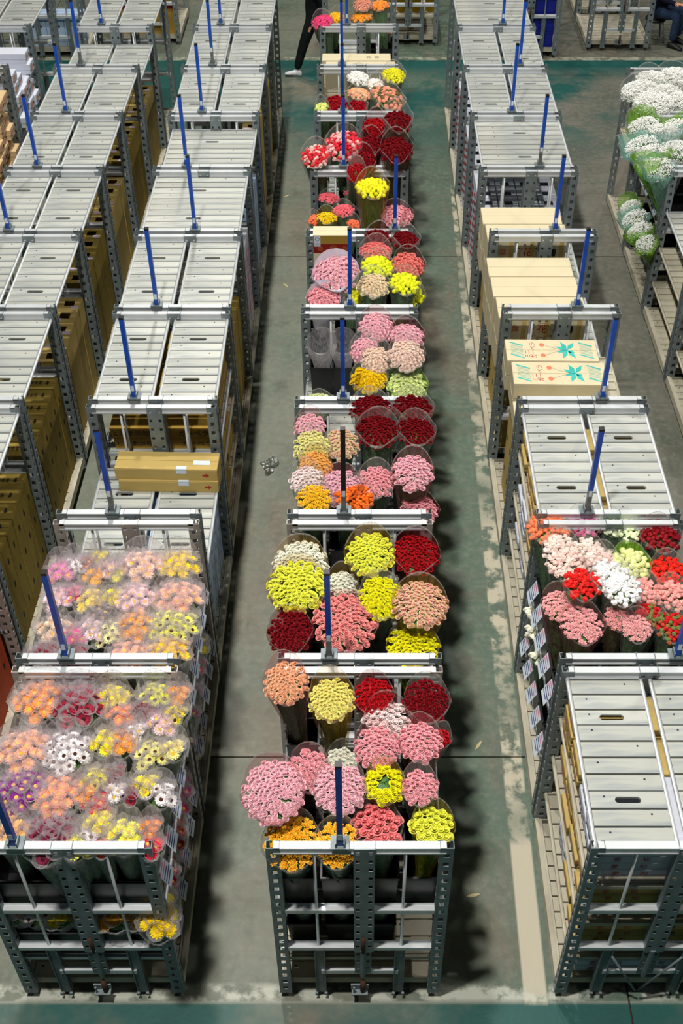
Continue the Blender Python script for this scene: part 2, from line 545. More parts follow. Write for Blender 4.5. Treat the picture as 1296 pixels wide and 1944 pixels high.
def bar_mesh(z0, z1, mat, name, open_top):
    t = MB()
    q = R_ - 0.003
    for a in ((-R_, -R_, R_, -q), (-R_, q, R_, R_), (-R_, -q, -q, q), (q, -q, R_, q)):
        t.box(a[0], a[2], a[1], a[3], z0, z1)
    return t.mesh(name, [mat])


ME_BARU = bar_mesh(0.20, 0.73, M['blue'], 'pull_bar', True)
ME_BARL = bar_mesh(-0.02, 0.20, M['blue'], 'pull_bar_foot', True)
ME_BARD = bar_mesh(0.20, 0.73, M['rubber'], 'pull_bar_dark', True)
t = MB(); t.box(-0.05, 0.05, -0.035, 0.045, 0.0, 0.012); t.box(-0.026, -0.019, -0.03, 0.03, 0, 0.05); t.box(0.019, 0.026, -0.03, 0.03, 0, 0.05)
t.box(-0.04, 0.04, -0.03, -0.022, -0.045, 0.0)
ME_SOCK = t.mesh('bar_socket', [M['steel']])
t = MB(); t.box(-0.012, 0.012, -R_ - 0.002, -R_, 0.06, 0.11)
ME_STICK = t.mesh('bar_sticker', [M['card']])
t = MB(); t.box(-R_ - .001, R_ + .001, -R_ - .001, R_ + .001, 0.72, 0.736)
ME_CAP = t.mesh('bar_cap', [M['black']])

SL = 0.1095


def slat_mesh(w, slot, mat, name, dot=-.62):
    """one decking slat, w wide (x), centred; with a rounded hand slot when asked"""
    t = MB()
    d0, d1, z = 0.0, SL - 0.0105, 0.016
    h = w / 2
    if not slot:
        t.box(-h, h, d0, d1, 0, z)
    else:
        a, b, c = 0.072, 0.028, 0.017   # half length of slot, margin
        y0, y1 = d0 + 0.03, d1 - 0.03
        t.box(-h, -a, d0, d1, 0, z); t.box(a, h, d0, d1, 0, z)
        t.box(-a, a, d0, y0, 0, z); t.box(-a, a, y1, d1, 0, z)
        for sx in (-1, 1):
            for ya, yb in ((y0, (y0 + y1) / 2), (y1, (y0 + y1) / 2)):
                rr, sy = abs(ya - yb), (1 if yb > ya else -1)
                arc = [(sx * (a - rr + rr * math.sin(q * PI / 8)), yb - sy * rr * math.cos(q * PI / 8)) for q in range(5)]
                P = [(sx * a, ya, 0)] + [(x, y, 0) for x, y in arc] + [(sx * a, ya, z)] + [(x, y, z) for x, y in arc]
                t.quadify(P, [(0, q + 1, q + 2) for q in range(4)] + [(6, q + 8, q + 7) for q in range(4)] + [(q + 1, q + 7, q + 8, q + 2) for q in range(4)])
    t.box(-h, h, d1, d1 + 0.003, 0.0, 0.003)     # drip edge below the joint
    t.tube((dot * h, d1 * 0.72, z - 0.004), (dot * h, d1 * 0.72, z + 0.0008), 0.0065, 8, mi=1)
    return t.mesh(name, [mat, M['ink']])


def shelf_frame(w, mat):
    t = MB(); h = w / 2
    for s in (-1, 1):
        t.tube((s * (h + 0.012), 0.0, 0.006), (s * (h + 0.012), 1.165, 0.006), 0.0125, 8)
    t.box(-h, h, 0.0, 0.018, -0.012, 0.02); t.box(-h, h, 1.147, 1.165, -0.012, 0.02)
    t.box(-h, h, 0.35, 0.38, -0.02, 0.0); t.box(-h, h, 0.8, 0.83, -0.02, 0.0)
    for s in (-1, 1):
        t.tube((s * (h + 0.012), -0.02, 0.05), (s * (h + 0.012), 0.02, 0.006), 0.006, 6)
        t.tube((s * (h + 0.012), 1.145, 0.006), (s * (h + 0.012), 1.185, 0.05), 0.006, 6)
    return t.mesh('shelf', [mat])


SH = {}
for key, w in (('half', 0.418), ('full', 0.895)):
    for mk in ('slat', 'slat_old'):
        SH[key, mk] = (shelf_frame(w, M['alu' if mk == 'slat' else 'slat_old']), slat_mesh(w, False, M[mk], 'slat'), slat_mesh(w, True, M[mk], 'slotted_slat'), slat_mesh(w, False, M[mk], 'slat', .55))
for mk in ('slat', 'slat_old'):
    SH['deck', mk] = (None, slat_mesh(0.895, False, M[mk], 'slat', -.9), None)


def copies(proto, n, step):
    for i in range(n):
        o = proto.copy(); COL.objects.link(o)
        step(i, o)


def add_shelf(root, z, kind='two', mk='slat', y=0.03):
    for key, cx in ((('half', -0.243), ('half', 0.256)) if kind == 'two' else (('full', 0.004),) if kind == 'one' else (('half', -0.243),) if kind == 'left' else (('half', 0.256),)):
        fr, sl, ss, sr = SH[key, mk]
        s = put('shelf', fr, root, (cx, y, z))
        for i in range(10):
            put('slat', ss if i in (2, 7) else (sl, sr)[i % 2], s, (0, 0.028 + i * 0.112, 0.0))


ORD = 'first second third fourth fifth sixth seventh eighth ninth tenth eleventh twelfth'.split()
ROW = {'C': (0.005, 'middle row'), 'L1': (-1.595, 'left row'), 'L2': (-3.1, 'outer left row'), 'L3': (-4.65, 'far corner row'),
       'R1': (1.727, 'right row'), 'R2': (3.655, 'outer right row')}
CART = {}


def trolley(loc, label, bar=None, bar_style='blue', warm=False, rear_warm=False, deck='slat_old', slat_deck=True, group='flower trolleys', hitch=True):
    r = empty('flower_trolley', loc, label, 'trolley', group)
    for fy in (0.0, LEN - 0.05):
        pm = M['steel_warm'] if (rear_warm and fy > 0) else None
        for s in (-1, 1):
            put('post', ME_POST, r, (s * 0.462, fy, 0), mat=pm)
        put('top_rail', ME_RAIL, r, (0, fy, 0))
        put('center_plate', ME_CPLATE, r, (0.024, fy, 0), mat=pm)
        for z in (1.10, 0.655): put('cross_rail', ME_CROSS, r, (0, fy, z))
        for s in (-1, 1):
            put('rod', ME_ROD, r, (s * 0.245, fy, 0))
            put('stub_leg', ME_STUB, r, (s * 0.24, fy, 0))
        put('lower_rail', ME_LOW, r, (0, fy + 0.005, 0))
        put('hitch_plate', ME_HITCH, r, (0.02, fy, 0))
    if hitch: put('hitch_pin', ME_BOLT, r, (0.02, 0, 0)); put('coupling_bracket', ME_COUP, r)
    d = put('deck', ME_DECK, r)
    if slat_deck:
        for i in range(10): put('slat', SH['deck', deck][1], d, (0, 0.062 + i * 0.1105, 0.13))
    for sx in (-0.38, 0.38):
        for sy in (0.16, LEN - 0.16): put('caster', ME_CAST, r, (sx, sy, 0))
    if bar is not None:
        b = put('pull_bar', ME_BARD if bar_style == 'dark' else ME_BARU, r, (bar, 0.022, HT + 0.005))
        put('bar_foot', ME_BARL, b, mat=M['bare'] if bar_style in ('bare', 'dark') else M['blue'])
        put('bar_socket', ME_SOCK, b); put('bar_sticker', ME_STICK, b, (0, 0, 0.01 if bar_style == 'blue' else 0.09)); put('bar_cap', ME_CAP, b)
    return r


def cart(row, k, desc, bar_x=None, bar_style='blue', shelves=((1.70, 'two', 'slat'),), **kw):
    x, rn = ROW[row]
    first = {'L2': 1, 'L3': 7, 'R2': 4}.get(row, 0)
    lab = f"metal trolley {desc}, {ORD[k - first]} in the {rn}"
    r = trolley((x, Y0 + PIT * k, 0), lab, None if bar_x is None else bar_x - x, bar_style, **kw)
    for z, kind, mk in shelves: add_shelf(r, z, kind, mk)
    CART[row, k] = r
    return r


def where(row, k):
    first = {'L2': 1, 'L3': 7, 'R2': 4}.get(row, 0)
    return f"{ORD[k - first]} trolley, {ROW[row][1]}"


T2 = ((1.70, 'two', 'slat'),)
LOW = tuple((z, 'one', 'slat_old') for z in (0.46, 0.88, 1.30))
cb = [-.1, -.182, -.105, -.122, -.076, .335, -.155, -.18, -.2, -.153]
FS = ((1.03, 'two', 'slat'),)
for k in range(10):
    desc = ('of pink and yellow roses', 'of yellow, salmon and red roses', 'of pink and dark red roses', 'of pale pink roses and empty pails', 'with a red-banded carton and roses',
            'of carnations and yellow pompons', 'of dark red roses in tall sleeves', 'of mixed spray flowers', 'with long tan cartons', 'of orange flowers')[k]
    sh = FS + (((0.46, 'one', 'slat_old'),) if k < 4 else ())
    cart('C', k, desc, cb[k], 'dark' if k == 2 else 'bare' if k == 1 else 'blue', sh, rear_warm=k in (0, 1))
lb = [-1.818, -1.785, -1.703, -1.737, -1.727, -1.534, -1.754, -1.725, -1.727, -1.745]
for k in range(10):
    desc = ('of gerbera bunches', 'of pale gerbera bunches', 'with two cartons on a low shelf', 'over lettered cartons', 'with two bare top shelves', 'with one full-width top shelf', 'with a lowered top shelf',
            'with bare top shelves over brown cartons', 'with bare top shelves beside the walker', 'with bare top shelves at the back')[k]
    sh = {0: ((1.03, 'two', 'slat'), (0.46, 'one', 'slat')), 1: ((1.03, 'two', 'slat'), (0.46, 'one', 'slat')), 2: ((1.13, 'two', 'slat'),), 5: ((1.70, 'one', 'slat'),), 6: ((1.60, 'one', 'slat'),)}.get(k, T2)
    if k == 3: sh = T2 + ((1.18, 'one', 'slat'),) + LOW[:2]
    cart('L1', k, desc, lb[k], 'bare' if k in (2, 8) else 'blue', sh, rear_warm=k in (0, 1))
l2b = {5: -3.28, 6: -3.274, 7: -3.22, 8: -3.283, 9: -3.25}
for k in range(1, 10):
    cart('L2', k, 'with orange cartons' if k == 1 else 'with bare top shelves over brown cartons', l2b.get(k, -3.27), 'bare' if k == 8 else 'blue', T2 if k != 8 else ((1.54, 'two', 'slat'),), rear_warm=k == 1)
for k in (7, 8, 9):
    cart('L3', k, ('stacked with pale wooden crates', 'stacked with white cartons', 'with bare top shelves')[k - 7], None, 'blue', () if k < 9 else T2)
rb = [None, 1.938, 1.576, 1.879, 1.866, 1.835, 1.84, 1.68, 1.899, 1.817]
for k in range(10):
    desc = ('with bright bare top shelves', 'of carnations in crates', 'with bare top shelves over white cartons', 'with palm-printed cartons', 'of tan cartons with round emblems', 'of long tan cartons',
            'with a full-width top shelf over white cartons', 'with bare top shelves over white cartons', 'with bare top shelves at the teal aisle', 'with a full-width top shelf at the back')[k]
    sh = {1: ((1.03, 'two', 'slat'), (0.46, 'one', 'slat')), 3: LOW[2:], 4: ((1.08, 'one', 'slat'),), 5: ((1.08, 'one', 'slat'),), 6: ((1.70, 'one', 'slat'),), 9: ((1.70, 'one', 'slat'),)}.get(k, T2)
    if k in (0, 2): sh = T2 + LOW
    cart('R1', k, desc, rb[k], 'bare' if k in (2, 6) else 'blue', sh, hitch=k > 0)
for sx in (-1, 1):
    t = MB(); t.tube((sx * .21, -.008, .56), (0.01 * sx, -.02, .14), .008, 6)
    put('brace', t.mesh('brace', [M['steel_dk']], True), CART['R1', 0])
for k in range(4, 8):
    desc = ('with empty weathered shelves', 'with empty shelves and small white boxes', 'of green-wrapped gypsophila', 'of white gypsophila')[k - 4]
    sh = {4: LOW[:2], 5: LOW[:2] + ((1.30, 'one', 'slat'),), 6: ((1.03, 'two', 'slat_old'), (0.46, 'one', 'slat_old')), 7: ((1.03, 'two', 'slat_old'),)}[k]
    cart('R2', k, desc, 3.95 if k == 6 else None, 'blue', sh)

# ------------------------------------------------------------------ cartons
_bm = {}


def carton_meshes(sx, sy, sz, style, mat):
    key = (round(sx, 3), round(sy, 3), round(sz, 3), style, mat)
    if key in _bm: return _bm[key]
    out = {}
    if style == 'flat':                      # tray with a telescoping lid
        t = MB(); t.bbox(-sx / 2 + .004, sx / 2 - .004, -sy / 2 + .004, sy / 2 - .004, 0, sz * 0.9, 0.003)
        out['body'] = t.mesh('carton', [M[mat]])
        t = MB(); t.bbox(-sx / 2, sx / 2, -sy / 2, sy / 2, sz * 0.45, sz, 0.004)
        out['lid'] = t.mesh('lid', [M[mat]])
    elif style == 'hole':                    # tall open-topped box: two flaps with a square gap between
        t = MB(); c = 0.004
        for a in ((-sx / 2, -sx / 2 + c, -sy / 2, sy / 2), (sx / 2 - c, sx / 2, -sy / 2, sy / 2), (-sx / 2 + c, sx / 2 - c, -sy / 2, -sy / 2 + c), (-sx / 2 + c, sx / 2 - c, sy / 2 - c, sy / 2)):
            t.box(*a, 0, sz)
        t.box(-sx / 2 + c, sx / 2 - c, -sy / 2 + c, sy / 2 - c, 0, c)
        out['body'] = t.mesh('carton', [M[mat]])
        t = MB(); h = min(sx, sy) * 0.21
        t.box(-sx / 2, -h * 1.1, -sy / 2, sy / 2, sz, sz + .004); t.box(h * 1.1, sx / 2, -sy / 2, sy / 2, sz, sz + .004)
        t.box(-h * 1.1, h * 1.1, -sy / 2, -h, sz, sz + .004); t.box(-h * 1.1, h * 1.1, h, sy / 2, sz, sz + .004)
        out['flap'] = t.mesh('flap', [M[mat]])
    else:                                    # closed box, two top flaps and tape
        t = MB(); t.bbox(-sx / 2, sx / 2, -sy / 2, sy / 2, 0, sz - .004, 0.004)
        out['body'] = t.mesh('carton', [M[mat]])
        t = MB()
        if sx > sy:
            t.box(-sx / 2 + .002, sx / 2 - .002, -sy / 2 + .002, -.002, sz - .004, sz); t.box(-sx / 2 + .002, sx / 2 - .002, .002, sy / 2 - .002, sz - .004, sz)
        else:
            t.box(-sx / 2 + .002, -.002, -sy / 2 + .002, sy / 2 - .002, sz - .004, sz); t.box(.002, sx / 2 - .002, -sy / 2 + .002, sy / 2 - .002, sz - .004, sz)
        out['flap'] = t.mesh('flap', [M[mat]])
    _bm[key] = out
    return out


COLN = {'kraft': 'brown', 'kraft_dk': 'dark brown', 'tan': 'pale tan', 'olive': 'olive brown', 'white': 'white', 'bluewhite': 'pale blue', 'orange': 'orange', 'wood': 'pale wooden'}


def carton(loc, size, mat, style, label, group=None, rz=0.0, name='carton'):
    ms = carton_meshes(*size, style, mat)
    o = put(name, ms['body'], None, loc, (0, 0, rz))
    tag(o, label, 'box', group)
    for k, me in ms.items():
        if k != 'body': put(k, me, o)
    return o


def decal(parent, me, loc, rot=(0, 0, 0), name='print'):
    return put(name, me, parent, loc, rot)


def flat_mesh(polys, mat, name='print'):
    t = MB()
    for p in polys: t.quadify([(x, y, 0) for x, y in p], [tuple(range(len(p)))])
    return t.mesh(name, [mat])


_txt = {}


def text(parent, body, loc, rot, size, mat, align='CENTER'):
    k = (body, size, mat)
    if k not in _txt:
        c = bpy.data.curves.new('lettering', 'FONT')
        c.body = body; c.size = size; c.align_x = align; c.align_y = 'CENTER'; c.resolution_u = 2
        c.materials.append(M[mat])
        tmp = bpy.data.objects.new('lettering', c); COL.objects.link(tmp)
        bpy.context.view_layer.update()
        _txt[k] = bpy.data.meshes.new_from_object(tmp.evaluated_get(bpy.context.evaluated_depsgraph_get()))
        _txt[k].name = 'lettering'
        bpy.data.objects.remove(tmp)
    return put('lettering', _txt[k], parent, loc, rot)


FRONT = (PI / 2, 0, 0)
RIGHT = (PI / 2, 0, PI / 2)
LEFT = (PI / 2, 0, -PI / 2)
rect = lambda w, h: [(-w / 2, -h / 2), (w / 2, -h / 2), (w / 2, h / 2), (-w / 2, h / 2)]
ME_STK = flat_mesh([rect(0.10, 0.07)], M['lilac'], 'sticker')
ME_TAPE = flat_mesh([rect(0.08, 0.05)], M['card'], 'tape')
ME_ARROW = flat_mesh([[(-.028, -.008), (0, -.008), (0, .008), (-.028, .008)], [(0, -.022), (.026, 0), (0, .022)]], M['redprint'], 'arrow_print')
ME_ARROWK = flat_mesh([[(-.008, 0), (.008, 0), (.008, .03), (-.008, .03)], [(-.02, 0), (0, -.024), (.02, 0)]], M['ink'], 'arrow_print')
g = []
for i in range(3):
    for j in range(2):
        x, y = -.05 + i * .036, -.018 + j * .024
        g += [[(x, y), (x + .03, y), (x + .03, y + .003), (x, y + .003)], [(x, y + .017), (x + .03, y + .017), (x + .03, y + .02), (x, y + .02)], [(x + .006, y + .006), (x + .024, y + .006), (x + .024, y + .013), (x + .006, y + .013)]]
ME_GRID = flat_mesh(g, M['ink'], 'table_print')
g = []
for i in range(9):
    a = -0.36 + i * .09
    g.append([(-.07, a), (.07, a + .05), (.07, a + .09), (-.07, a + .04)])
ME_HATCH_R = flat_mesh(g, M['redprint'], 'hatch_print')
ME_HATCH_P = flat_mesh(g, M['pinkprint'], 'hatch_print')
ME_SLOT = flat_mesh([[(-.012, -.03), (.012, -.03), (.016, 0), (.012, .03), (-.012, .03), (-.016, 0)]], M['ink'], 'slot')


def flats(row, k, shelf_z, shelf_name, nlay, cols, rng, hz=0.072, depth=0.25, width=0.84, side=-1, marks=False):
    inset = {'deck': .06, 'low shelf': .03, 'middle shelf': .012}.get(shelf_name, .0) if side < 0 else 0.0
    width -= inset
    """stacks of long flat cartons lying across a shelf: nlay high, one stack per entry of cols (from the front)"""
    x = ROW[row][0]
    yk = Y0 + PIT * k
    for i, c in enumerate(cols):
        n = nlay if not isinstance(c, tuple) else c[1]
        m = c if not isinstance(c, tuple) else c[0]
        for j in range(n):
            mm = m
            ox = rng.uniform(-.018, .018)
            lay = ('bottom', 'second', 'third', 'fourth', 'fifth')[j] if j < n - 1 else 'top'
            lab = f"flat {COLN[mm]} carton, {lay} of {ORD[i]} stack, {shelf_name}, {where(row, k)}"
            o = carton((x + side * (0.025 - inset / 2) + ox, yk + 0.085 + depth * 0.52 + i * (depth + 0.012), shelf_z + 0.0195 + j * (hz + 0.001)), (width, depth, hz), mm, 'flat', lab, 'flat flower cartons')
            if marks and i == 0:
                cc, dd = ('redprint', 'navy')
                text(o, '愛', (-.29, -depth / 2 - .0015, hz * .5), FRONT, 0.045, cc); text(o, '知', (-.13, -depth / 2 - .0015, hz * .5), FRONT, 0.045, cc)
                text(o, '西 尾', (.11, -depth / 2 - .0015, hz * .5), FRONT, 0.045, dd); text(o, '愛 知', (.3, -depth / 2 - .0015, hz * .5), FRONT, 0.045, cc)
            # printed end panel
            e = put('end_print', ME_ENDR if mm != 'white' else ME_ENDB, o, (side * (width / 2 + .0015), 0, hz * .28), LEFT if side < 0 else RIGHT)


g = [[(-.08, -.008), (-.02, -.008), (-.02, .008), (-.08, .008)], [(0, -.01), (.03, -.01), (.03, .01), (0, .01)], [(.05, -.006), (.09, -.006), (.09, .006), (.05, .006)]]
ME_ENDR = flat_mesh(g, M['pinkprint'], 'end_print')
ME_ENDB = flat_mesh(g, M['navy'], 'end_print')
rng = random.Random(5)
K, Wh, Kd = 'kraft', 'white', 'kraft_dk'
flats('R1', 0, 0.149, 'deck', 3, [('white', 4), (K, 2)], rng, marks=True)
flats('R1', 0, 0.46, 'low shelf', 3, [(K, 4), (K, 4), (Wh, 4)], rng, marks=True)
flats('R1', 0, 0.88, 'middle shelf', 4, [K, K, K, (K, 3)], rng, marks=True)
flats('R1', 0, 1.30, 'high shelf', 3, [(Wh, 4), (Wh, 3), (K, 3), (K, 4)], rng, marks=True)
flats('R1', 2, 0.149, 'deck', 3, [(Wh, 2), (Wh, 1)], rng)
flats('R1', 2, 0.46, 'low shelf', 3, [(Wh, 2), Wh, Wh, (Wh, 2)], rng)
flats('R1', 2, 0.88, 'middle shelf', 3, [K, K, Wh, Wh], rng)
flats('R1', 2, 1.30, 'high shelf', 3, [(K, 3), (K, 4), (K, 2), (K, 4)], rng)
O_ = 'olive'
for z, nm in ((0.155, 'deck'), (0.46, 'low shelf'), (0.88, 'middle shelf')):
    flats('L1', 3, z, nm, 3, [O_, O_, O_, O_], rng, side=1, depth=0.255)
flats('L1', 3, 1.18, 'high shelf', 4, [('kraft_dk', 2), O_, (O_, 3), O_], rng, side=1, depth=0.255, hz=.105)
for o in [o for o in bpy.data.objects if o.get('label', '').startswith('flat dark brown carton')]:
    text(o, 'JAとぴあ浜松中部', (-.22, -.1295, .052), FRONT, 0.062, 'ink')
    text(o, 'ガーベラ', (.25, -.1295, .052), FRONT, 0.062, 'ink')


def uprights(row, k, n, size, mat, style, side, nx=1, z=0.149, name='tall', y0=0.082, gap=0.006, extra=None, off=0.0, top='deck'):
    """upright cartons standing side by side from the front to the back of a trolley"""
    x = ROW[row][0]
    yk = Y0 + PIT * k
    for c in range(nx):
        for i in range(n):
            lab = f"{name} {COLN[mat]} carton, {ORD[i]} from front" + (f", {'outer' if c == 0 else 'inner' if c == 1 else 'third' if c == 2 else 'fourth'} file" if nx > 1 else '') + f", {where(row, k)}"
            px = x + side * (0.485 - 0.052 - size[0] / 2 - off - c * (size[0] + 0.014)) + rng.uniform(-.004, .004)
            o = carton((px, yk + y0 + size[1] / 2 + i * (size[1] + gap), z), size, mat, style, lab, f'{name} {COLN[mat]} cartons', rng.uniform(-.006, .006))
            if extra: extra(o, i, c)


def tall_marks(o, i, c):
    o_ = put('sticker', ME_STK, o, (0.05, -0.075, o.dimensions.z + .006) if o.dimensions.z else (0.05, -.075, .9))


def sticker_top(sz, sy, both=False):
    def f(o, i, c):
        put('sticker', ME_STK, o, (0.06 - 0.12 * ((i + c) % 2), -sy / 2 + .035, sz + .0055), scale=(0.7, 0.7, 1))
    return f


# outer left row: brown boxes with square openings (k4..k9), lettered upright cartons (k2, k3), orange cartons (k1)
for k in range(4, 9):
    hgt = (0.98, 1.0, 0.92, 1.0, 0.9, 0.95)[k - 4]
    uprights('L2', k, 5, (0.215, 0.208, hgt), 'olive' if k % 2 else 'kraft', 'hole', 1, 2, name='tall open', extra=sticker_top(hgt, .2))


def lettered(o, i, c):
    put('sticker', ME_STK, o, (0.02, 0, 0.985), scale=(1.3, 1, 1))
    put('table_print', ME_GRID, o, (0.17, 0.0, 0.985)); put('arrow_print', ME_ARROWK, o, (0.27, .0, 0.985))
    for z in (0.2, 0.55, 0.8): put('slot', ME_SLOT, o, (0.3412, 0, z), RIGHT)
    if i == 0:
        for j, ch in enumerate('トルコキキョウ'):
            text(o, ch, (0.08 + .0, -.0915, 0.86 - j * .115), FRONT, 0.11, 'ink' if j not in (3, 4) else 'redprint')


uprights('L2', 2, 6, (0.68, 0.174, 0.98), 'olive', 'closed', 1, name='upright', extra=lettered)
uprights('L2', 3, 6, (0.68, 0.174, 0.98), 'olive', 'closed', 1, name='upright', extra=lettered)
uprights('L2', 1, 4, (0.68, 0.255, 0.98), 'orange', 'closed', 1, name='upright', extra=lambda o, i, c: [put('slot', ME_SLOT, o, (0.3412, .03, z), RIGHT) for z in (.3, .7)])
# left row
g = []
rr = random.Random(3)
for i in range(16):
    x0, y0 = rr.uniform(-.07, .05), -.35 + i * .045
    g.append([(x0, y0), (x0 + .03, y0 + .01), (x0 + .02, y0 + .035), (x0 - .01, y0 + .02)])
ME_PETALP = flat_mesh(g, mat_plain('violet_print', (124, 136, 196), 0.6), 'flower_print')


def pale(o, i, c):
    put('flower_print', ME_PETALP, o, (0.3412, 0, 0.45), RIGHT); put('table_print', ME_GRID, o, (0.25, 0, 0.905))


uprights('L1', 2, 5, (0.68, 0.212, 0.90), 'bluewhite', 'closed', 1, name='upright', extra=pale)
uprights('L1', 4, 5, (0.21, 0.208, 1.0), 'olive', 'closed', 1, 1, name='slim')


def hatched(me, side):
    def f(o, i, c):
        put('hatch_print', me, o, (side * .1095, 0, 0.47), RIGHT if side > 0 else LEFT)
    return f


uprights('L1', 5, 5, (0.215, 0.208, 1.02), 'white', 'hole', 1, 1, name='tall open', extra=hatched(ME_HATCH_P, 1))
uprights('L1', 6, 5, (0.215, 0.208, 0.96), 'bluewhite', 'hole', 1, 1, name='tall open')
for k in (7, 8):
    uprights('L1', k, 5, (0.215, 0.208, 1.08 if k == 7 else 0.98), 'kraft', 'hole', 1, 1, name='tall open', extra=sticker_top(1.08 if k == 7 else .98, .2))
# two cartons on the low shelf of the third trolley
for j, (nm, dy) in enumerate((('lower', 0.0), ('upper', 0.02))):
    o = carton((-1.495 + .01 * (1 - j) , 6.84 + dy - 0.02, 1.1495 + j * 0.108), (0.80 - .02 * (1 - j), 0.21, 0.106), 'kraft', 'closed', f"long brown carton, {nm} of two on the bare low shelf, left row", 'two long cartons', -0.02 - .01 * j)
    put('tape', ME_TAPE, o, (0.12, -.1065, 0.089), FRONT); put('tape', ME_TAPE, o, (0.12, -.085, 0.1072))
    put('arrow_print', ME_ARROW, o, (0.31, -.1065, 0.05), FRONT)
    if j: put('card_label', flat_mesh([rect(.13, .05)], M['card'], 'card_label'), o, (0.27, -.02, 0.1072))


# right row: palm printed cartons
def palm(o, w, d, z):
    rnd = random.Random(4)
    for cx in (-w * .38, w * .38):
        hat = []
        for i in range(9):
            yy = -0.07 + i * .0175
            hat.append([(-.05, yy + .012), (.05, yy - .012), (.05, yy - .0088), (-.05, yy + .0152)])
        put('hatch_print', flat_mesh(hat, M['teal'], 'hatch_print'), o, (cx, 0, z))
        put('bar_print', flat_mesh([[(-.055, .115), (.055, .065), (.055, .08), (-.055, .13)], [(-.055, -.06), (.055, -.11), (.055, -.095), (-.055, -.045)]], M['teal'], 'bar_print'), o, (cx, -.01, z))
    lf = []
    for a, L in ((150, .11), (110, .13), (60, .13), (200, .09), (250, .12), (300, .13), (330, .07)):
        a = math.radians(a); dx, dy = math.cos(a), math.sin(a); wq = .022
        lf.append([(0, 0), (dx * L * .5 - dy * wq, dy * L * .5 + dx * wq), (dx * L, dy * L), (dx * L * .5 + dy * wq, dy * L * .5 - dx * wq)])
    put('leaf_print', flat_mesh(lf, M['teal'], 'leaf_print'), o, (w * .17, 0, z))
    for s in (-1, 1):
        put('flower_print', flat_mesh([[(.022 * math.cos(t * .5236), .026 * math.sin(t * .5236)) for t in range(12)]], M['coral'], 'flower_print'), o, (-w * .1, s * .075, z))
        ln = []
        for i in range(8):
            t0, t1 = i / 8, (i + 1) / 8
            f = lambda t: (-w * .08 + t * w * .25, s * .075 * (1 - t) ** 1.6)
            (xa, ya), (xb, yb) = f(t0), f(t1)
            ln.append([(xa, ya - .0012), (xb, yb - .0012), (xb, yb + .0012), (xa, ya + .0012)])
        put('stalk_print', flat_mesh(ln, M['greyink'], 'stalk_print'), o, (0, 0, z))
    text(o, 'ミニ', (-w * .265, -.06, z), (0, 0, PI / 2), 0.055, 'redprint'); text(o, 'ガーベラ', (-w * .2, .0, z), (0, 0, PI / 2), 0.058, 'redprint')


for col, (yc, xc) in enumerate(((7.63, 1.635), (7.955, 1.61))):
    for j in range(2):
        o = carton((xc, yc, 1.3205 + j * .1525), (0.76, 0.305, 0.15), 'tan', 'closed', f"tan carton with teal palm print, {('front', 'rear')[col]} pair, {('lower', 'upper')[j]} one, right row", 'palm printed cartons', -0.02)
        if j: palm(o, .76, .305, .1512)
o = carton((1.62, 7.315, 1.3205), (0.74, 0.28, 0.15), 'tan', 'closed', "plain tan carton under the second trolley's rear rail on the palm-print shelf", None, -0.01)

stripes = []
for x0 in (-.33, -.18, .02, .17, .30):
    stripes.append([(x0, -.13), (x0 + .04, -.13), (x0 + .04, .13), (x0, .13)])
STRIPE_M = mat_plain('tan_stripe', (196, 170, 104), .7)
ME_STRIPE = [flat_mesh([q], STRIPE_M, 'stripe_print') for q in stripes]
ring = []
for i in range(24):
    a, b_ = 2 * PI * i / 24, 2 * PI * (i + 1) / 24
    ring.append([(.075 * math.cos(a), .075 * math.sin(a)), (.075 * math.cos(b_), .075 * math.sin(b_)), (.078 * math.cos(b_), .078 * math.sin(b_)), (.078 * math.cos(a), .078 * math.sin(a))])
for i in range(10):
    a = 2 * PI * i / 10; x, y = .1 * math.cos(a), .1 * math.sin(a)
    ring.append([(x - .012, y - .008), (x + .012, y - .008), (x + .012, y + .008), (x - .012, y + .008)])
ME_RING = flat_mesh(ring, M['greyink'], 'ring_print')
for k, rows in ((4, (8.605, 8.94, 9.275)), (5, (9.895, 10.23))):
    for i, yc in enumerate(rows):
        for j in range(2):
            x = 1.60 if k == 4 else 1.61
            if i == 1: x -= .02
            if i == 2: x -= .03
            o = carton((x, yc, 1.099 + j * .262), (0.77, 0.325, 0.26), 'tan', 'closed', f"tan carton with faint stripes, {ORD[i]} from front, {('lower', 'upper')[j]} layer, {where('R1', k)}", 'striped tan cartons')
            if i == 0:
                [put('stripe_print', me, o, (0, -.1637, .13), FRONT) for me in ME_STRIPE]; put('ring_print', ME_RING, o, (0.0, -.1645, .13), FRONT)
                text(o, '花', (0.0, -.165, .14), FRONT, .1, 'redprint'); text(o, '千葉', (-.27, -.165, .14), (PI / 2, 0, 0), .07, 'orangeink')
                put('slot', ME_SLOT, o, (.25, -.165, .14), FRONT, scale=(1.3, 1.3, 1))
def side_slots(o, i, c):
    for z in (.25, .6): put('slot', ME_SLOT, o, (-.3412, .02, z), LEFT)
for k in (3, 4, 5):
    uprights('R1', k, 5 if k > 3 else 4, (0.68, 0.19, 0.88 if k != 3 else 1.0), 'kraft', 'closed', -1, name='upright', off=.02, extra=side_slots)
for k in (6, 7, 8):
    uprights('R1', k, 5, (0.215 if k > 6 else 0.204, 0.208, 0.95 if k > 6 else 1.0), 'white', 'hole', -1, 4 if k == 6 else 1, name='tall open', extra=hatched(ME_HATCH_R, -1))
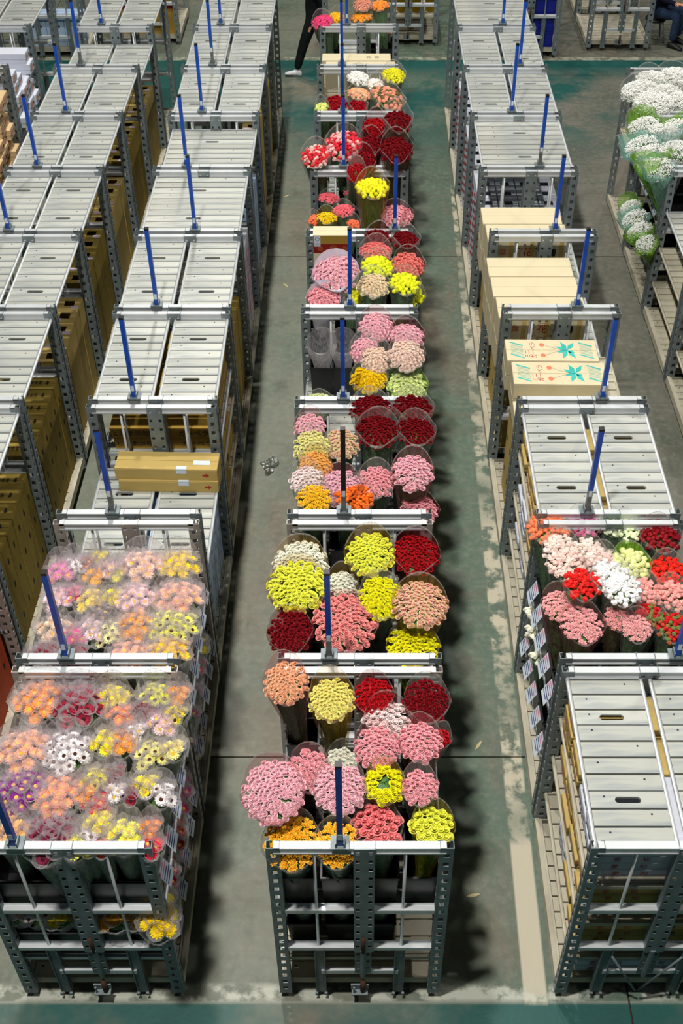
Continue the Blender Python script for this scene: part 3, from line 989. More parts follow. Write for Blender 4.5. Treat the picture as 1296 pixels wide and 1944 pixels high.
# cartons sticking out of the middle row
o = carton((-0.255, 9.46, 1.0495), (0.33, 0.17, 0.84), 'tan', 'closed', "tan box with a red band and rose prints, on the fifth middle trolley")
put('red_band', flat_mesh([rect(.328, .095)], M['darkred'], 'red_band'), o, (0, -.0862, .705), FRONT)
put('brown_face', flat_mesh([rect(.328, .16)], M['kraft_dk'], 'brown_face'), o, (0, -.0856, .755), FRONT)
for dx, sc in ((-.10, .85), (0.02, 1.15), (.125, .85)):
    rg = []
    for q in range(3):
        for i in range(10):
            a, b_ = 2 * PI * (i + q * .3) / 10, 2 * PI * (i + .75 + q * .3) / 10
            r0 = .008 + q * .009
            rg.append([(r0 * math.cos(a), r0 * math.sin(a)), (r0 * math.cos(b_), r0 * math.sin(b_)), ((r0 + .003) * math.cos(b_), (r0 + .003) * math.sin(b_)), ((r0 + .003) * math.cos(a), (r0 + .003) * math.sin(a))])
    put('rose_print', flat_mesh(rg, M['gold'], 'rose_print'), o, (dx, -.087, .705), FRONT, (sc, sc, 1))
c_ = put('card_label', flat_mesh([rect(.056, .105)], M['card'], 'card_label'), o, (-.125, -.0872, .78), FRONT)
put('logo_ring', flat_mesh([[(r_ * math.cos(t * PI / 6), r_ * math.sin(t * PI / 6)) for r_, t in ((.02, i), (.02, i + 1), (.016, i + 1), (.016, i))] for i in range(12)], M['navy'], 'logo_ring'), c_, (0, .022, .0006))
put('logo_lines', flat_mesh([[(-.02, -.02 - i * .009), (.02, -.02 - i * .009), (.02, -.017 - i * .009), (-.02, -.017 - i * .009)] for i in range(3)], M['greyink'], 'logo_lines'), c_, (0, 0, .0006))
for i, (yc, z, xc, ln) in enumerate(((14.12, 1.35, -.03, .84), (13.87, 1.35, 0.02, .84), (14.12, 1.05, -.03, .84), (13.87, 1.05, .02, .84))):
    o = carton((xc, yc, z), (ln, 0.22, 0.29), 'tan', 'closed', f"long tan carton, {('rear upper', 'front upper', 'rear lower', 'front lower')[i]} of four, ninth trolley, middle row", 'long tan cartons')
    text(o, '花', (.15, -.02, .292), (0, 0, 0), .06, 'greyink'); text(o, '花', (.25, -.02, .292), (0, 0, 0), .06, 'greyink')
o = carton((-.24, 12.98, 1.05), (0.4, 0.3, 0.42), 'kraft', 'closed', "brown box with dark lettering at the back of the eighth middle trolley")
text(o, 'FRESH', (0, -.1515, .22), FRONT, .08, 'ink')
# far corner row: white cartons and pale wooden crates, small ends towards the aisle
ME_KNOB = flat_mesh([[(.018 * math.cos(t * PI / 4), .018 * math.sin(t * PI / 4)) for t in range(8)]], M['ink'], 'slot')
ME_LILB = flat_mesh([rect(.09, .06)], mat_plain('buff_print', (196, 150, 130), .7), 'end_label')
rg = random.Random(8)
for k, mat, tops in ((8, 'white', 11), (7, 'wood', 11)):
    yk = Y0 + PIT * k
    for i in range(4):
        n = tops - (i % 3) if mat == 'white' else tops - (2 * (i < 2))
        for j in range(n):
            o = carton((-4.62 + rg.uniform(0, .09), yk + .19 + i * .222, .172 + j * .131), (0.86, 0.215, 0.128), mat, 'flat',
                       f"{COLN[mat]} {'carton' if mat == 'white' else 'crate'}, {ORD[j]} up in {ORD[i]} stack from front, far corner row", 'white end-slot cartons' if mat == 'white' else 'pale wooden crates', name='carton' if mat == 'white' else 'wooden_crate')
            put('end_label', ME_LILB, o, (.432, -.03, .07), RIGHT); put('slot', ME_KNOB, o, (.432, .06, .07), RIGHT)
# small white boxes on the outer right shelves
for i, (x, y, z) in enumerate(((3.72, 9.2, .897), (3.72, 9.2, 1.02), (3.62, 8.95, .477), (3.72, 10.05, .897), (3.86, 10.05, 1.3205))):
    o = carton((x, y, z), (0.42, 0.26, 0.12), 'white', 'flat', f"small white box, {ORD[i]} of five on the weathered shelves, outer right row", 'small white boxes')
    for q in (-.08, 0, .08): put('slot', ME_KNOB, o, (-.2115, q, .06), LEFT, (.5, .5, 1))

# ------------------------------------------------------------------ flowers: bloom meshes (unit size: radius 1 ~ half the spacing)
def petals_ring(t, n, r0, r1, z0, z1, zmid, w, rot, cup=0.0, mi=0):
    for i in range(n):
        a = 2 * PI * i / n + rot
        ca, sa = math.cos(a), math.sin(a)
        P = []
        for (rr_, zz, ww) in ((r0, z0, w * .55), ((r0 + r1) / 2 + cup, zmid, w), (r1, z1, w * .72)):
            for s in (-1, 0, 1):
                x, y = rr_ - abs(s) * 0.1 * w, s * ww
                P.append((x * ca - y * sa, x * sa + y * ca, zz + (0.08 * abs(s))))
        t.quadify(P, [(0, 1, 4, 3), (1, 2, 5, 4), (3, 4, 7, 6), (4, 5, 8, 7)], mi)


def bm_rose(seed):
    r = random.Random(seed)
    t = MB()
    petals_ring(t, 5, .4, 1.15, -.6, -.12, -.12, .74, r.random() * 6, .12)
    petals_ring(t, 5, .3, .8, -.3, .34, .2, .52, r.random() * 6, .1)
    petals_ring(t, 4, .2, .42, -.1, .52, .34, .36, r.random() * 6, .06)
    t.lathe([(.22, .1), (.24, .36), (.1, .34), (.0, .24)], 6)
    return t


def ico():
    import bmesh
    bm = bmesh.new(); bmesh.ops.create_icosphere(bm, subdivisions=2, radius=1.0)
    vs = [v.co.copy() for v in bm.verts]; fs = [tuple(v.index for v in f.verts) for f in bm.faces]
    bm.free(); return vs, fs


IV, IF = ico()


def bm_carn(seed, amp=.28):
    r = random.Random(seed)
    t = MB()
    P = []
    for v in IV:
        k = 1 + r.uniform(-amp, amp * .6)
        P.append((v.x * k, v.y * k, v.z * k * .8 + .1))
    return t.quadify(P, IF)


def bm_pom(seed):
    r = random.Random(seed); t = MB()
    P = []
    for v in IV:
        k = 1 + r.uniform(-.07, .07); P.append((v.x * k, v.y * k, v.z * .85 * k))
    return t.quadify(P, IF)


def bm_star(seed):
    r = random.Random(seed); t = MB()
    petals_ring(t, 6, .12, 1.1, -.2, .45, .25, .34, r.random() * 6, .0)
    petals_ring(t, 3, .08, .6, -.1, .6, .35, .28, r.random() * 6)
    return t


def bm_gerb(seed):
    r = random.Random(seed); t = MB()
    for n, ra, rb, z in ((13, .3, 1.05, .0), (11, .24, .8, .1)):
        for i in range(n):
            a = 2 * PI * i / n + r.random() * .2 + n
            ca, sa = math.cos(a), math.sin(a)
            P = [(ra, -.1, z), (ra, .1, z), (rb * .75, .2, z + .16), (rb, .0, z + .26), (rb * .75, -.2, z + .16)]
            t.quadify([(x * ca - y * sa, x * sa + y * ca, zz) for x, y, zz in P], [(0, 1, 2, 4), (4, 2, 3)])
    t.lathe([(.34, .05), (.3, .17), (.12, .22), (0, .18)], 9, 1)
    return t


BLOOM = {}
for nm, fn, sm in (('rose', bm_rose, False), ('carn', bm_carn, False), ('pom', bm_pom, True), ('star', bm_star, False)):
    BLOOM[nm] = [fn(i * 7 + 1) for i in range(3)]
gerb_c = {}
BME = {k: [t.mesh('bloom', [petal((200, 200, 200))], k == 'pom') for t in v] for k, v in BLOOM.items()}
GERB = [bm_gerb(i) for i in range(3)]
collar_t = MB()
P, fsx = [], []
for k, (r0, z) in enumerate(((.35, -.9), (.95, .1), (1.3, .8))):
    for i in range(10):
        a = 2 * PI * i / 10
        P.append((r0 * math.cos(a), r0 * math.sin(a), z + (.4 * (i % 2) if k == 2 else 0)))
for k in range(2):
    for i in range(10):
        j = (i + 1) % 10
        fsx.append((k * 10 + i, k * 10 + j, k * 10 + 10 + j, k * 10 + 10 + i))
ME_COLLAR = collar_t.quadify(P, fsx).mesh('collar', [FILM['collar']], True)
GC = {}


def gerb_mesh(col, cen, i):
    k = (col, cen, i)
    if k not in GC: GC[k] = GERB[i].mesh('bloom', [petal(col, .14), petal(cen, .2)])
    return GC[k]


def heads(n, R, dome, rnd, hole=0.0):
    """n points spread over a dome of radius R; z relative to the rim"""
    out = []
    for i in range(n):
        q = (i + .5) / n
        q = hole * hole + (1 - hole * hole) * q
        r = R * math.sqrt(q) + rnd.uniform(-.06, .06) * R / math.sqrt(n) * 3
        a = i * 2.39996 + rnd.uniform(-.15, .15)
        r = min(r, R)
        out.append((r * math.cos(a), r * math.sin(a), dome * (1 - (r / R) ** 2) + rnd.uniform(-.12, .12) * R / math.sqrt(n), r / R, a))
    return out


# stems, leaves and the bed under the blooms, in unit size (radius 1 at z = 1)
def stems_mesh(seed, mat):
    r = random.Random(seed); t = MB()
    for i in range(11):
        a = r.random() * 6.28; q = r.uniform(.2, .85)
        t.tube((.22 * math.cos(a) * q, .22 * math.sin(a) * q, .02), (q * math.cos(a), q * math.sin(a), .97), .03, 4, caps=False)
    for i in range(46):
        a = r.random() * 6.28; z = r.uniform(.42, .95); q = (.25 + .62 * z) * r.uniform(.75, 1.02)
        c = Vector((q * math.cos(a), q * math.sin(a), z)); u = Vector((-math.sin(a), math.cos(a), r.uniform(-.3, .3))) * r.uniform(.12, .2); v = Vector((math.cos(a) * .1, math.sin(a) * .1, r.uniform(.06, .12)))
        t.quadify([c - u * .2, c + u * .5 - v * .5, c + u * 1.2, c + u * .5 + v * .5], [(0, 1, 2, 3)])
    P = []
    for k, (rr_, z) in enumerate(((.16, .0), (.42, .5), (.72, .86), (.82, .95), (.55, 1.0), (0.01, 1.03))):
        for i in range(14):
            a = 2 * PI * i / 14; j = r.uniform(.86, 1.08)
            P.append((rr_ * j * math.cos(a), rr_ * j * math.sin(a), z + (r.uniform(-.015, .015))))
    fs = []
    for k in range(5):
        for i in range(14):
            j = (i + 1) % 14; fs.append((k * 14 + i, k * 14 + j, k * 14 + 14 + j, k * 14 + 14 + i))
    t.quadify(P, fs)
    return t.mesh('stems', [mat])


STEM = [stems_mesh(i, M['leaf']) for i in range(4)]


def sleeve_mesh(seed, flare, film, back=.075, amp=.03):
    r = random.Random(seed); t = MB(); n = 30
    prof = ((.30, .0), (.42, .3), (.66, .62), (.95, .88), (1.02 * flare, .97), (1.07 * flare, 1.045), (1.075 * flare, 1.062))
    P = []
    ph = r.random() * 6
    for k, (rr_, z) in enumerate(prof):
        for i in range(n):
            a = 2 * PI * i / n
            cr = 1 + (amp * math.sin(a * 5 + ph) + r.uniform(-amp, amp)) * (k > 0)
            zz = z
            if k >= 5: zz += back * math.sin(a) + .03 * math.sin(3 * a + ph)
            P.append((rr_ * cr * math.cos(a), rr_ * cr * math.sin(a), zz))
    fs = []
    for k in range(6):
        for i in range(n):
            j = (i + 1) % n; fs.append((k * n + i, k * n + j, k * n + n + j, k * n + n + i))
    t.quadify(P, fs)
    t.m = [1 if i >= 5 * n else 0 for i in range(len(fs))]
    return t.mesh('sleeve', [film, film if film.name == 'white_wrap' else FILM['rim']], True)


SLV = {f: [sleeve_mesh(i + 10, 1.0, FILM[f]) for i in range(3)] for f in FILM if f not in ('collar', 'rim')}

# joined clusters for the bouquets too far off to tell their blooms apart
CLU = {}


def cluster(kind, n, hole, seed):
    k = (kind, n, hole, seed)
    if k in CLU: return CLU[k]
    rnd = random.Random(seed); t = MB()
    s = 1.02 / math.sqrt(n)
    for i, (x, y, z, q, a) in enumerate(heads(n, 1 - s * .5, .28, rnd, hole)):
        Mx = Matrix.Translation((x, y, z)) @ Euler((0, q * .6, a)).to_matrix().to_4x4() @ Matrix.Rotation(rnd.random() * 6, 4, 'Z') @ Matrix.Scale(s * 1.1, 4)
        t.add(BLOOM[kind][i % 3], Mx)
    CLU[k] = t.mesh('blooms', [petal((200, 200, 200))], kind == 'pom')
    return CLU[k]


def bucket_mesh():
    t = MB()
    a, b, h = .086, .098, .30
    ring = lambda r, z: [(-r, -r, z), (r, -r, z), (r, r, z), (-r, r, z)]
    P = ring(a, 0) + ring(b, h) + ring(b + .006, h) + ring(b + .006, h - .02) + ring(b - .005, h) + ring(a - .004, .006)
    t.quadify(P, [(0, 3, 2, 1)] + [(i, (i + 1) % 4, 4 + (i + 1) % 4, 4 + i) for i in range(4)] + [(8 + i, 8 + (i + 1) % 4, 12 + (i + 1) % 4, 12 + i)[::-1] for i in range(4)]
              + [(8 + i, 8 + (i + 1) % 4, 16 + (i + 1) % 4, 16 + i) for i in range(4)] + [(16 + i, 16 + (i + 1) % 4, 20 + (i + 1) % 4, 20 + i) for i in range(4)] + [(20, 21, 22, 23)])
    return t.mesh('bucket', [M['black']])


ME_BUCKET = bucket_mesh()
t = MB(); t.path([(-.1, 0, .28), (-.1, -.05, .22), (-.06, -.085, .17), (.06, -.085, .17), (.1, -.05, .22), (.1, 0, .28)], .0022, 5)
ME_HANDLE = t.mesh('handle', [M['alu']])


def crate_mesh(sx=.452, sy=.206, h=.27):
    t = MB(); c = .006
    for a in ((-sx / 2, -sx / 2 + c, -sy / 2, sy / 2), (sx / 2 - c, sx / 2, -sy / 2, sy / 2), (-sx / 2, sx / 2, -sy / 2, -sy / 2 + c), (-sx / 2, sx / 2, sy / 2 - c, sy / 2)): t.box(*a, 0, h)
    t.box(-sx / 2, sx / 2, -sy / 2, sy / 2, 0, c)
    for a in ((-sx / 2 - .006, sx / 2 + .006, -sy / 2 - .006, -sy / 2), (-sx / 2 - .006, sx / 2 + .006, sy / 2, sy / 2 + .006), (-sx / 2 - .006, -sx / 2, -sy / 2, sy / 2), (sx / 2, sx / 2 + .006, -sy / 2, sy / 2)): t.box(*a, h - .03, h - .012)
    return t.mesh('flower_crate', [M['black']])


ME_CRATE = crate_mesh()
ME_TAG = flat_mesh([rect(.125, .17)], M['card'], 'label_card')
g = [[(-.055, .055 - i * .022), (.055 - (i % 2) * .02, .055 - i * .022), (.055 - (i % 2) * .02, .064 - i * .022), (-.055, .064 - i * .022)] for i in range(6)]
ME_TAGP = flat_mesh(g[:3], M['pinkprint'], 'card_print')
ME_TAGN = flat_mesh(g[3:], M['navy'], 'card_print')


def bouquet(foot, head, R, kind, col, label, group, bd=.036, film='clear', single=True, hole=0.0, dome=.24, second=None, n=None, stem=None, cat='bouquet', name='bouquet'):
    foot, head = Vector(foot), Vector(head)
    d = head - foot
    H = d.length
    r = empty(name, foot, label, cat, group)
    r.rotation_mode = 'QUATERNION'
    r.rotation_quaternion = Vector((0, 0, 1)).rotation_difference(d)
    rnd = random.Random(int(head.x * 1000) * 7919 + int(head.y * 1000) + len(kind))
    if film: put('sleeve', rnd.choice(SLV[film]), r, scale=(R * .985, R * .985, H))
    put('stems', rnd.choice(STEM), r, scale=(R, R, H * .985), rot=(0, 0, rnd.random() * 6), mat=stem)
    R *= 1.06 if kind != 'star' else .97
    n = n or max(10, int(.92 * (R / (bd / 2)) ** 2))
    mt = petal(col, .2, second)
    if not single:
        n = min(n, 80)
        b = put('blooms', cluster(kind, n, hole, rnd.randrange(2)), r, (0, 0, H * .985), (.22, 0, 0), (R, R, R), mt)
        b['kind'] = 'stuff'
        return r
    s = R / math.sqrt(n) * (1.10 if kind != 'star' else 1.16)
    protos = [put('bloom', BME[kind][i], r, mat=mt) for i in range(3)]
    for i, (x, y, z, q, a) in enumerate(heads(n, R * 1.02 - s * .5, dome * R, rnd, hole)):
        o = protos[i] if i < 3 else protos[i % 3].copy()
        if i >= 3: COL.objects.link(o)
        o.location = (x, y, H * .985 + z + .22 * y)
        o.rotation_euler = (rnd.uniform(-.15, .15), q * .34, a)
        k = s * rnd.uniform(.92, 1.06)
        o.scale = (k, k, k)
    return r


def gerbera(foot, head, R, col, cen, label, group, n=None, film='haze', plain=False):
    foot, head = Vector(foot), Vector(head)
    d = head - foot; H = d.length
    r = empty('gerbera_bunch', foot, label, 'flowers', group)
    r.rotation_mode = 'QUATERNION'
    r.rotation_quaternion = Vector((0, 0, 1)).rotation_difference(d)
    rnd = random.Random(int(head.x * 1000) * 7919 + int(head.y * 1000))
    put('sleeve', rnd.choice(SLV[film]), r, scale=(R, R, H))
    put('stems', rnd.choice(STEM), r, scale=(R * .95, R * .95, H * .93), rot=(0, 0, rnd.random() * 6))
    n = n or max(5, min(18, int(.86 * (R / .033) ** 2)))
    s = R / math.sqrt(n) * 1.05
    for i, (x, y, z, q, a) in enumerate(heads(n, R - s * .55, .25 * R, rnd)):
        b = put('bloom', gerb_mesh(col, cen, i % 3), r, (x, y, H * .955 + z), (rnd.uniform(-.2, .2), q * .55, a), (s,) * 3)
        put('collar', ME_COLLAR, b, rot=(0, 0, rnd.random()))
    return r


def scale_at(p):
    c, s = math.cos(PITCH), math.sin(PITCH)
    return F_PX / (p.y * c + (CAM_Z - p.z) * s)


# ------------------------------------------------------------------ the flower loads
PINK, PINK2, PALE, SALM = (246, 172, 180), (250, 190, 200), (250, 224, 222), (240, 134, 136)
RED, DRED, YEL, LYEL, LEM, CREAM = (186, 12, 26), (132, 8, 22), (246, 234, 30), (246, 230, 136), (240, 242, 84), (252, 250, 226)
PEACH, ORG, GOLD, LIME, WHT, CORAL = (250, 186, 146), (236, 106, 22), (246, 184, 34), (222, 232, 160), (240, 236, 228), (240, 112, 72)
# px, py, width px, kind, colour, what, {options}
Cset = {
    0: [(553, 1598, 108, 'star', (252, 202, 56), 'golden alstroemeria bouquet, behind the left of the front rail', dict(z=1.66, bd=0.025, second=(246, 166, 30))),
        (640, 1603, 88, 'star', (252, 202, 56), 'golden alstroemeria bouquet, behind the foot of the blue bar', dict(z=1.66, bd=0.025, second=(246, 166, 30))),
        (716, 1570, 92, 'rose', SALM, 'big deep salmon rose bouquet, behind the front center plate', dict(z=1.67, bd=0.047)),
        (821, 1568, 80, 'rose', LEM, 'lemon yellow rose bouquet, at the front right post', dict(z=1.67, bd=0.042, film='yellow')),
        (518, 1502, 116, 'rose', PINK2, 'widest pink rose bouquet, overhanging the left aisle', dict(bd=0.027, film='rose', z=1.86)),
        (586, 1462, 78, 'rose', PINK, 'pink rose bouquet, leaning behind the widest pink one', dict(bd=0.029, film='rose')),
        (645, 1496, 96, 'rose', PINK2, 'pink rose bouquet, rising behind the blue bar', dict(bd=0.029)),
        (648, 1446, 58, 'rose', CREAM, 'small cream rose bouquet, behind the pink one at the blue bar', dict(bd=0.029, z=1.70)),
        (729, 1488, 74, 'rose', YEL, 'yellow rose bouquet with a bare ring center', dict(bd=0.034, hole=.42, film='warm')),
        (796, 1494, 68, 'rose', PINK, 'deep pink rose bouquet, right of the yellow ring bouquet', dict(bd=0.030)),
        (715, 1418, 84, 'rose', PINK, 'pink rose bouquet, above the yellow ring bouquet', dict(bd=0.030, film='rose')),
        (735, 1366, 86, 'rose', PALE, 'blush pink rose bouquet, below the bright red one', dict(bd=0.042, film='rose', z=1.72)),
        (798, 1407, 80, 'rose', PINK, 'pink rose bouquet, below the darkest red one', dict(bd=0.032, film='rose')),
        (835, 1402, 40, 'rose', RED, 'narrow red rose bouquet, peeping out at the right edge', dict(bd=0.029, z=1.68)),
        (709, 1322, 74, 'rose', RED, 'bright red rose bouquet, at the rear rail', dict(bd=0.029, film='red')),
        (809, 1330, 84, 'rose', DRED, 'darkest red rose bouquet, at the back right corner', dict(bd=0.030)),
        (542, 1294, 82, 'rose', PEACH, 'tall peach rose bouquet, at the back left corner', dict(bd=0.025, film='rose', z=1.95)),
        (629, 1326, 84, 'rose', LYEL, 'tall pale yellow rose bouquet with green leaves showing', dict(bd=0.025, film='warm', z=1.95, stem='leaf_lt'))],
    1: [(551, 1199, 84, 'rose', DRED, 'dark red rose bouquet, at the front left corner', dict(z=1.69, bd=0.030, film='red')),
        (655, 1182, 116, 'rose', (246, 158, 154), 'largest salmon rose bouquet, behind the half-blue bar', dict(z=1.71, bd=0.034, film='rose')),
        (783, 1226, 96, 'rose', YEL, 'bright yellow rose bouquet, at the front right post', dict(z=1.6, bd=0.029, film='yellow')),
        (564, 1112, 110, 'rose', LEM, 'lemon rose bouquet, in front of the cream one on the left', dict(bd=0.032, film='warm')),
        (570, 1072, 100, 'rose', CREAM, 'broad cream rose bouquet, at the back left corner', dict(bd=0.029, film='warm')),
        (650, 1106, 56, 'rose', CREAM, 'small cream rose bouquet, behind the largest salmon one', dict(bd=0.030, film='warm', z=1.70)),
        (722, 1134, 82, 'rose', YEL, 'yellow spray rose bouquet, right of the largest salmon one', dict(bd=0.025)),
        (797, 1146, 102, 'rose', (250, 190, 180), 'pink spray rose bouquet with green buds', dict(bd=0.028, film='warm', second=(214, 206, 140))),
        (702, 1050, 90, 'rose', LEM, 'domed lemon rose bouquet, at the back under the rear plate', dict(bd=0.027, film='warm', z=1.86)),
        (788, 1052, 90, 'rose', RED, 'deep red rose bouquet, at the back right corner', dict(bd=0.029, film='red', second=DRED))],
    2: [(596, 946, 68, 'star', (244, 190, 40), 'yellow alstroemeria bouquet, behind the left of the front rail', dict(bd=0.027)),
        (672, 944, 72, 'carn', ORG, 'burnt orange carnation bouquet, at the foot of the black bar', dict(z=1.75, bd=0.029)),
        (797, 967, 68, 'rose', PINK, 'pink rose bouquet, over the right end of the rail', dict(bd=0.029, film='red', z=1.62)),
        (582, 911, 62, 'rose', PALE, 'white-pink rose bouquet, on the left edge', dict(bd=0.032)),
        (648, 926, 76, 'rose', (240, 190, 204), 'cool pale pink rose bouquet, behind the black bar', dict(bd=0.030, film='rose')),
        (713, 914, 68, 'rose', PINK, 'pink rose bouquet, right of the black bar', dict(bd=0.030)),
        (783, 896, 76, 'rose', PINK2, 'tall pink rose bouquet, on the right edge', dict(bd=0.034, film='rose', z=1.86)),
        (598, 884, 62, 'rose', (248, 184, 100), 'apricot rose bouquet, on the left', dict(bd=0.027, film='warm')),
        (592, 848, 68, 'rose', (232, 226, 156), 'cream-lime rose bouquet, on the left edge', dict(bd=0.032)),
        (648, 842, 64, 'rose', (236, 186, 168), 'pale peach rose bouquet, behind the bar tip', dict(bd=0.030, second=(214, 214, 150))),
        (588, 809, 56, 'rose', PINK2, 'small pink rose bouquet, at the back left corner', dict(bd=0.029, film='rose')),
        (717, 818, 82, 'rose', DRED, 'dark red rose bouquet, front left of the four red ones', dict(bd=0.029)),
        (789, 818, 72, 'rose', DRED, 'dark red rose bouquet, front right of the four red ones', dict(bd=0.029)),
        (703, 776, 78, 'rose', DRED, 'dark red rose bouquet, back left of the four red ones', dict(bd=0.029)),
        (783, 774, 76, 'rose', DRED, 'dark red rose bouquet, back right of the four red ones', dict(bd=0.029))],
    3: [(607, 756, 48, 'rose', (226, 230, 176), 'pale lime rose bouquet, alone on the bare front left shelf', dict(bd=.04, z=1.45)),
        (700, 718, 68, 'rose', (244, 204, 20), 'golden yellow rose bouquet, at the front near the bar', dict(z=1.69, bd=.034)),
        (773, 730, 74, 'rose', LIME, 'pale lime rose bouquet, at the front right corner', dict(z=1.66, bd=.04, film='green')),
        (716, 682, 60, 'rose', (242, 214, 196), 'blush rose bouquet, behind the golden one', dict(bd=.036)),
        (692, 664, 54, 'rose', PINK2, 'pink rose bouquet, behind the blush one', dict(bd=.036)),
        (771, 674, 68, 'rose', (242, 214, 200), 'large blush rose bouquet, on the right edge', dict(bd=.034, z=1.84)),
        (772, 638, 66, 'rose', PINK2, 'pink rose bouquet in a plum sleeve, at the back right', dict(bd=.036, film='red')),
        (714, 620, 66, 'rose', PINK2, 'pink rose bouquet, at the back below the rear rail', dict(bd=.034, film='rose'))],
    4: [(614, 568, 62, 'rose', PINK, 'pink rose bouquet in white paper, at the front left corner', dict(z=1.66, bd=.04, film='paper')),
        (680, 560, 46, 'pom', (224, 220, 30), 'small yellow pompon bouquet, at the foot of the blue bar', dict(z=1.63, bd=.036)),
        (708, 541, 60, 'rose', (244, 220, 188), 'ivory rose bouquet, in the middle', dict(bd=.036)),
        (788, 562, 36, 'pom', (214, 218, 24), 'small lime yellow pompon bouquet, at the front right corner', dict(z=1.62, bd=.034)),
        (768, 538, 58, 'pom', (214, 218, 24), 'lime yellow pompon bouquet, on the right edge', dict(bd=.036)),
        (637, 519, 86, 'rose', PINK2, 'broad pink rose bouquet in white paper, below the red-banded box', dict(bd=.038, film='paper')),
        (717, 506, 62, 'pom', (206, 214, 20), 'lime yellow pompon bouquet, behind the ivory one', dict(bd=.036)),
        (775, 503, 60, 'rose', (236, 136, 128), 'salmon rose bouquet in a red sleeve, on the right edge', dict(bd=.04, film='red')),
        (713, 476, 60, 'rose', (236, 140, 136), 'salmon rose bouquet, in front of the dark red pair', dict(bd=.036)),
        (718, 449, 50, 'rose', DRED, 'dark red rose bouquet, left of the back pair', dict(bd=.034, film='red')),
        (770, 454, 52, 'rose', DRED, 'dark red rose bouquet, right of the back pair', dict(bd=.034))],
    5: [(752, 408, 62, 'rose', PINK, 'pink rose bouquet, behind the foot of the blue bar', dict(bd=.036, film='rose', z=1.70)),
        (706, 356, 62, 'pom', (232, 224, 20), 'tall bright yellow pompon bouquet, in amber film', dict(bd=.03, film='warm', z=1.98)),
        (624, 376, 38, 'carn', (228, 98, 110), 'pink carnation bouquet, back left on the shelf', dict(bd=.03, z=1.5)),
        (662, 366, 20, 'carn', (228, 98, 110), 'slim pink carnation bouquet, at the back middle', dict(bd=.03, z=1.5)),
        (652, 400, 42, 'carn', (226, 96, 108), 'pink carnation bouquet, right of the yellow carnations', dict(bd=.03, z=1.6)),
        (620, 413, 40, 'star', (240, 206, 24), 'yellow alstroemeria bouquet, behind the red-banded box', dict(bd=.034, film='warm', z=1.65)),
        (597, 418, 26, 'carn', CORAL, 'slim coral carnation bouquet, at the left post', dict(bd=.03, z=1.6)),
        (671, 425, 26, 'carn', CORAL, 'slim coral carnation bouquet, right of the red-banded box', dict(bd=.03, z=1.6))],
    6: [(599, 296, 56, 'carn', (206, 30, 44), 'red and white carnation bouquet, overhanging the left aisle', dict(bd=.034, second=(238, 190, 180), z=1.86)),
        (652, 276, 70, 'carn', (212, 34, 50), 'large red and white carnation bouquet, behind the blue bar', dict(bd=.034, second=(240, 180, 176), z=1.9)),
        (755, 228, 54, 'rose', DRED, 'tallest dark red rose bouquet, at the back right corner', dict(bd=.04, z=2.15)),
        (712, 240, 46, 'rose', RED, 'red rose bouquet, left of the tallest one', dict(bd=.04, film='red', z=2.0)),
        (752, 283, 60, 'rose', DRED, 'dark red rose bouquet, right edge behind the blue bar tip', dict(bd=.038, film='red', z=1.98)),
        (703, 274, 50, 'rose', (140, 8, 24), 'wine red rose bouquet, in the middle', dict(bd=.04, film='red', z=1.9)),
        (690, 308, 46, 'rose', (150, 8, 26), 'wine red rose bouquet, at the front middle', dict(bd=.038, film='red', z=1.95)),
        (676, 327, 36, 'rose', (190, 20, 34), 'red rose bouquet with a white paper collar, over the front rail', dict(bd=.038, z=1.9))],
    7: [(640, 197, 42, 'rose', (176, 16, 34), 'crimson rose bouquet, left of the blue bar', dict(bd=.05)),
        (679, 201, 36, 'rose', (176, 16, 34), 'crimson rose bouquet, right of the blue bar', dict(bd=.05)),
        (680, 148, 42, 'carn', WHT, 'white spray bouquet, at the back behind the bar', dict(bd=.03, z=1.82)),
        (713, 160, 32, 'carn', (244, 224, 216), 'small white-pink spray bouquet, with a white price slip', dict(bd=.03)),
        (747, 143, 44, 'carn', (220, 214, 30), 'yellow spray bouquet, at the back right corner', dict(bd=.03, z=1.85)),
        (682, 178, 44, 'carn', (246, 172, 130), 'peach spray bouquet, right of the bar', dict(bd=.032)),
        (735, 186, 66, 'carn', (236, 148, 120), 'pink spray bouquet with green buds, on the right edge', dict(bd=.022, second=(90, 92, 50))),
        (611, 203, 26, 'carn', (216, 222, 120), 'lime spray bouquet, at the left post', dict(bd=.03)),
        (727, 206, 34, 'rose', (244, 180, 130), 'small peach rose bouquet, at the front right', dict(bd=.04, z=1.65))],
    9: [(612, 42, 40, 'carn', (216, 60, 110), 'magenta bouquet in crinkled film, overhanging the left aisle', dict(bd=.035)),
        (638, 33, 28, 'pom', (236, 176, 20), 'golden bouquet in crinkled film, left of the bar', dict(bd=.035)),
        (686, 32, 40, 'pom', (240, 150, 40), 'orange pompon bouquet, at the front right of the bar', dict(bd=.035)),
        (688, 8, 36, 'rose', (244, 176, 150), 'peach rose bouquet, behind the orange pompons', dict(bd=.036, z=1.9)),
        (720, 10, 36, 'pom', (238, 138, 50), 'orange pompon bouquet, at the back right', dict(bd=.035, z=1.85)),
        (733, 55, 26, 'carn', (236, 120, 20), 'deep orange bouquet, low behind the front rail', dict(bd=.032, z=1.5))],
}


def slots_of(row, k, nx, ny, x0, dx, y0, dy):
    bx, by = ROW[row][0], Y0 + PIT * k
    return [(bx + x0 + i * dx, by + y0 + j * dy) for j in range(ny) for i in range(nx)]


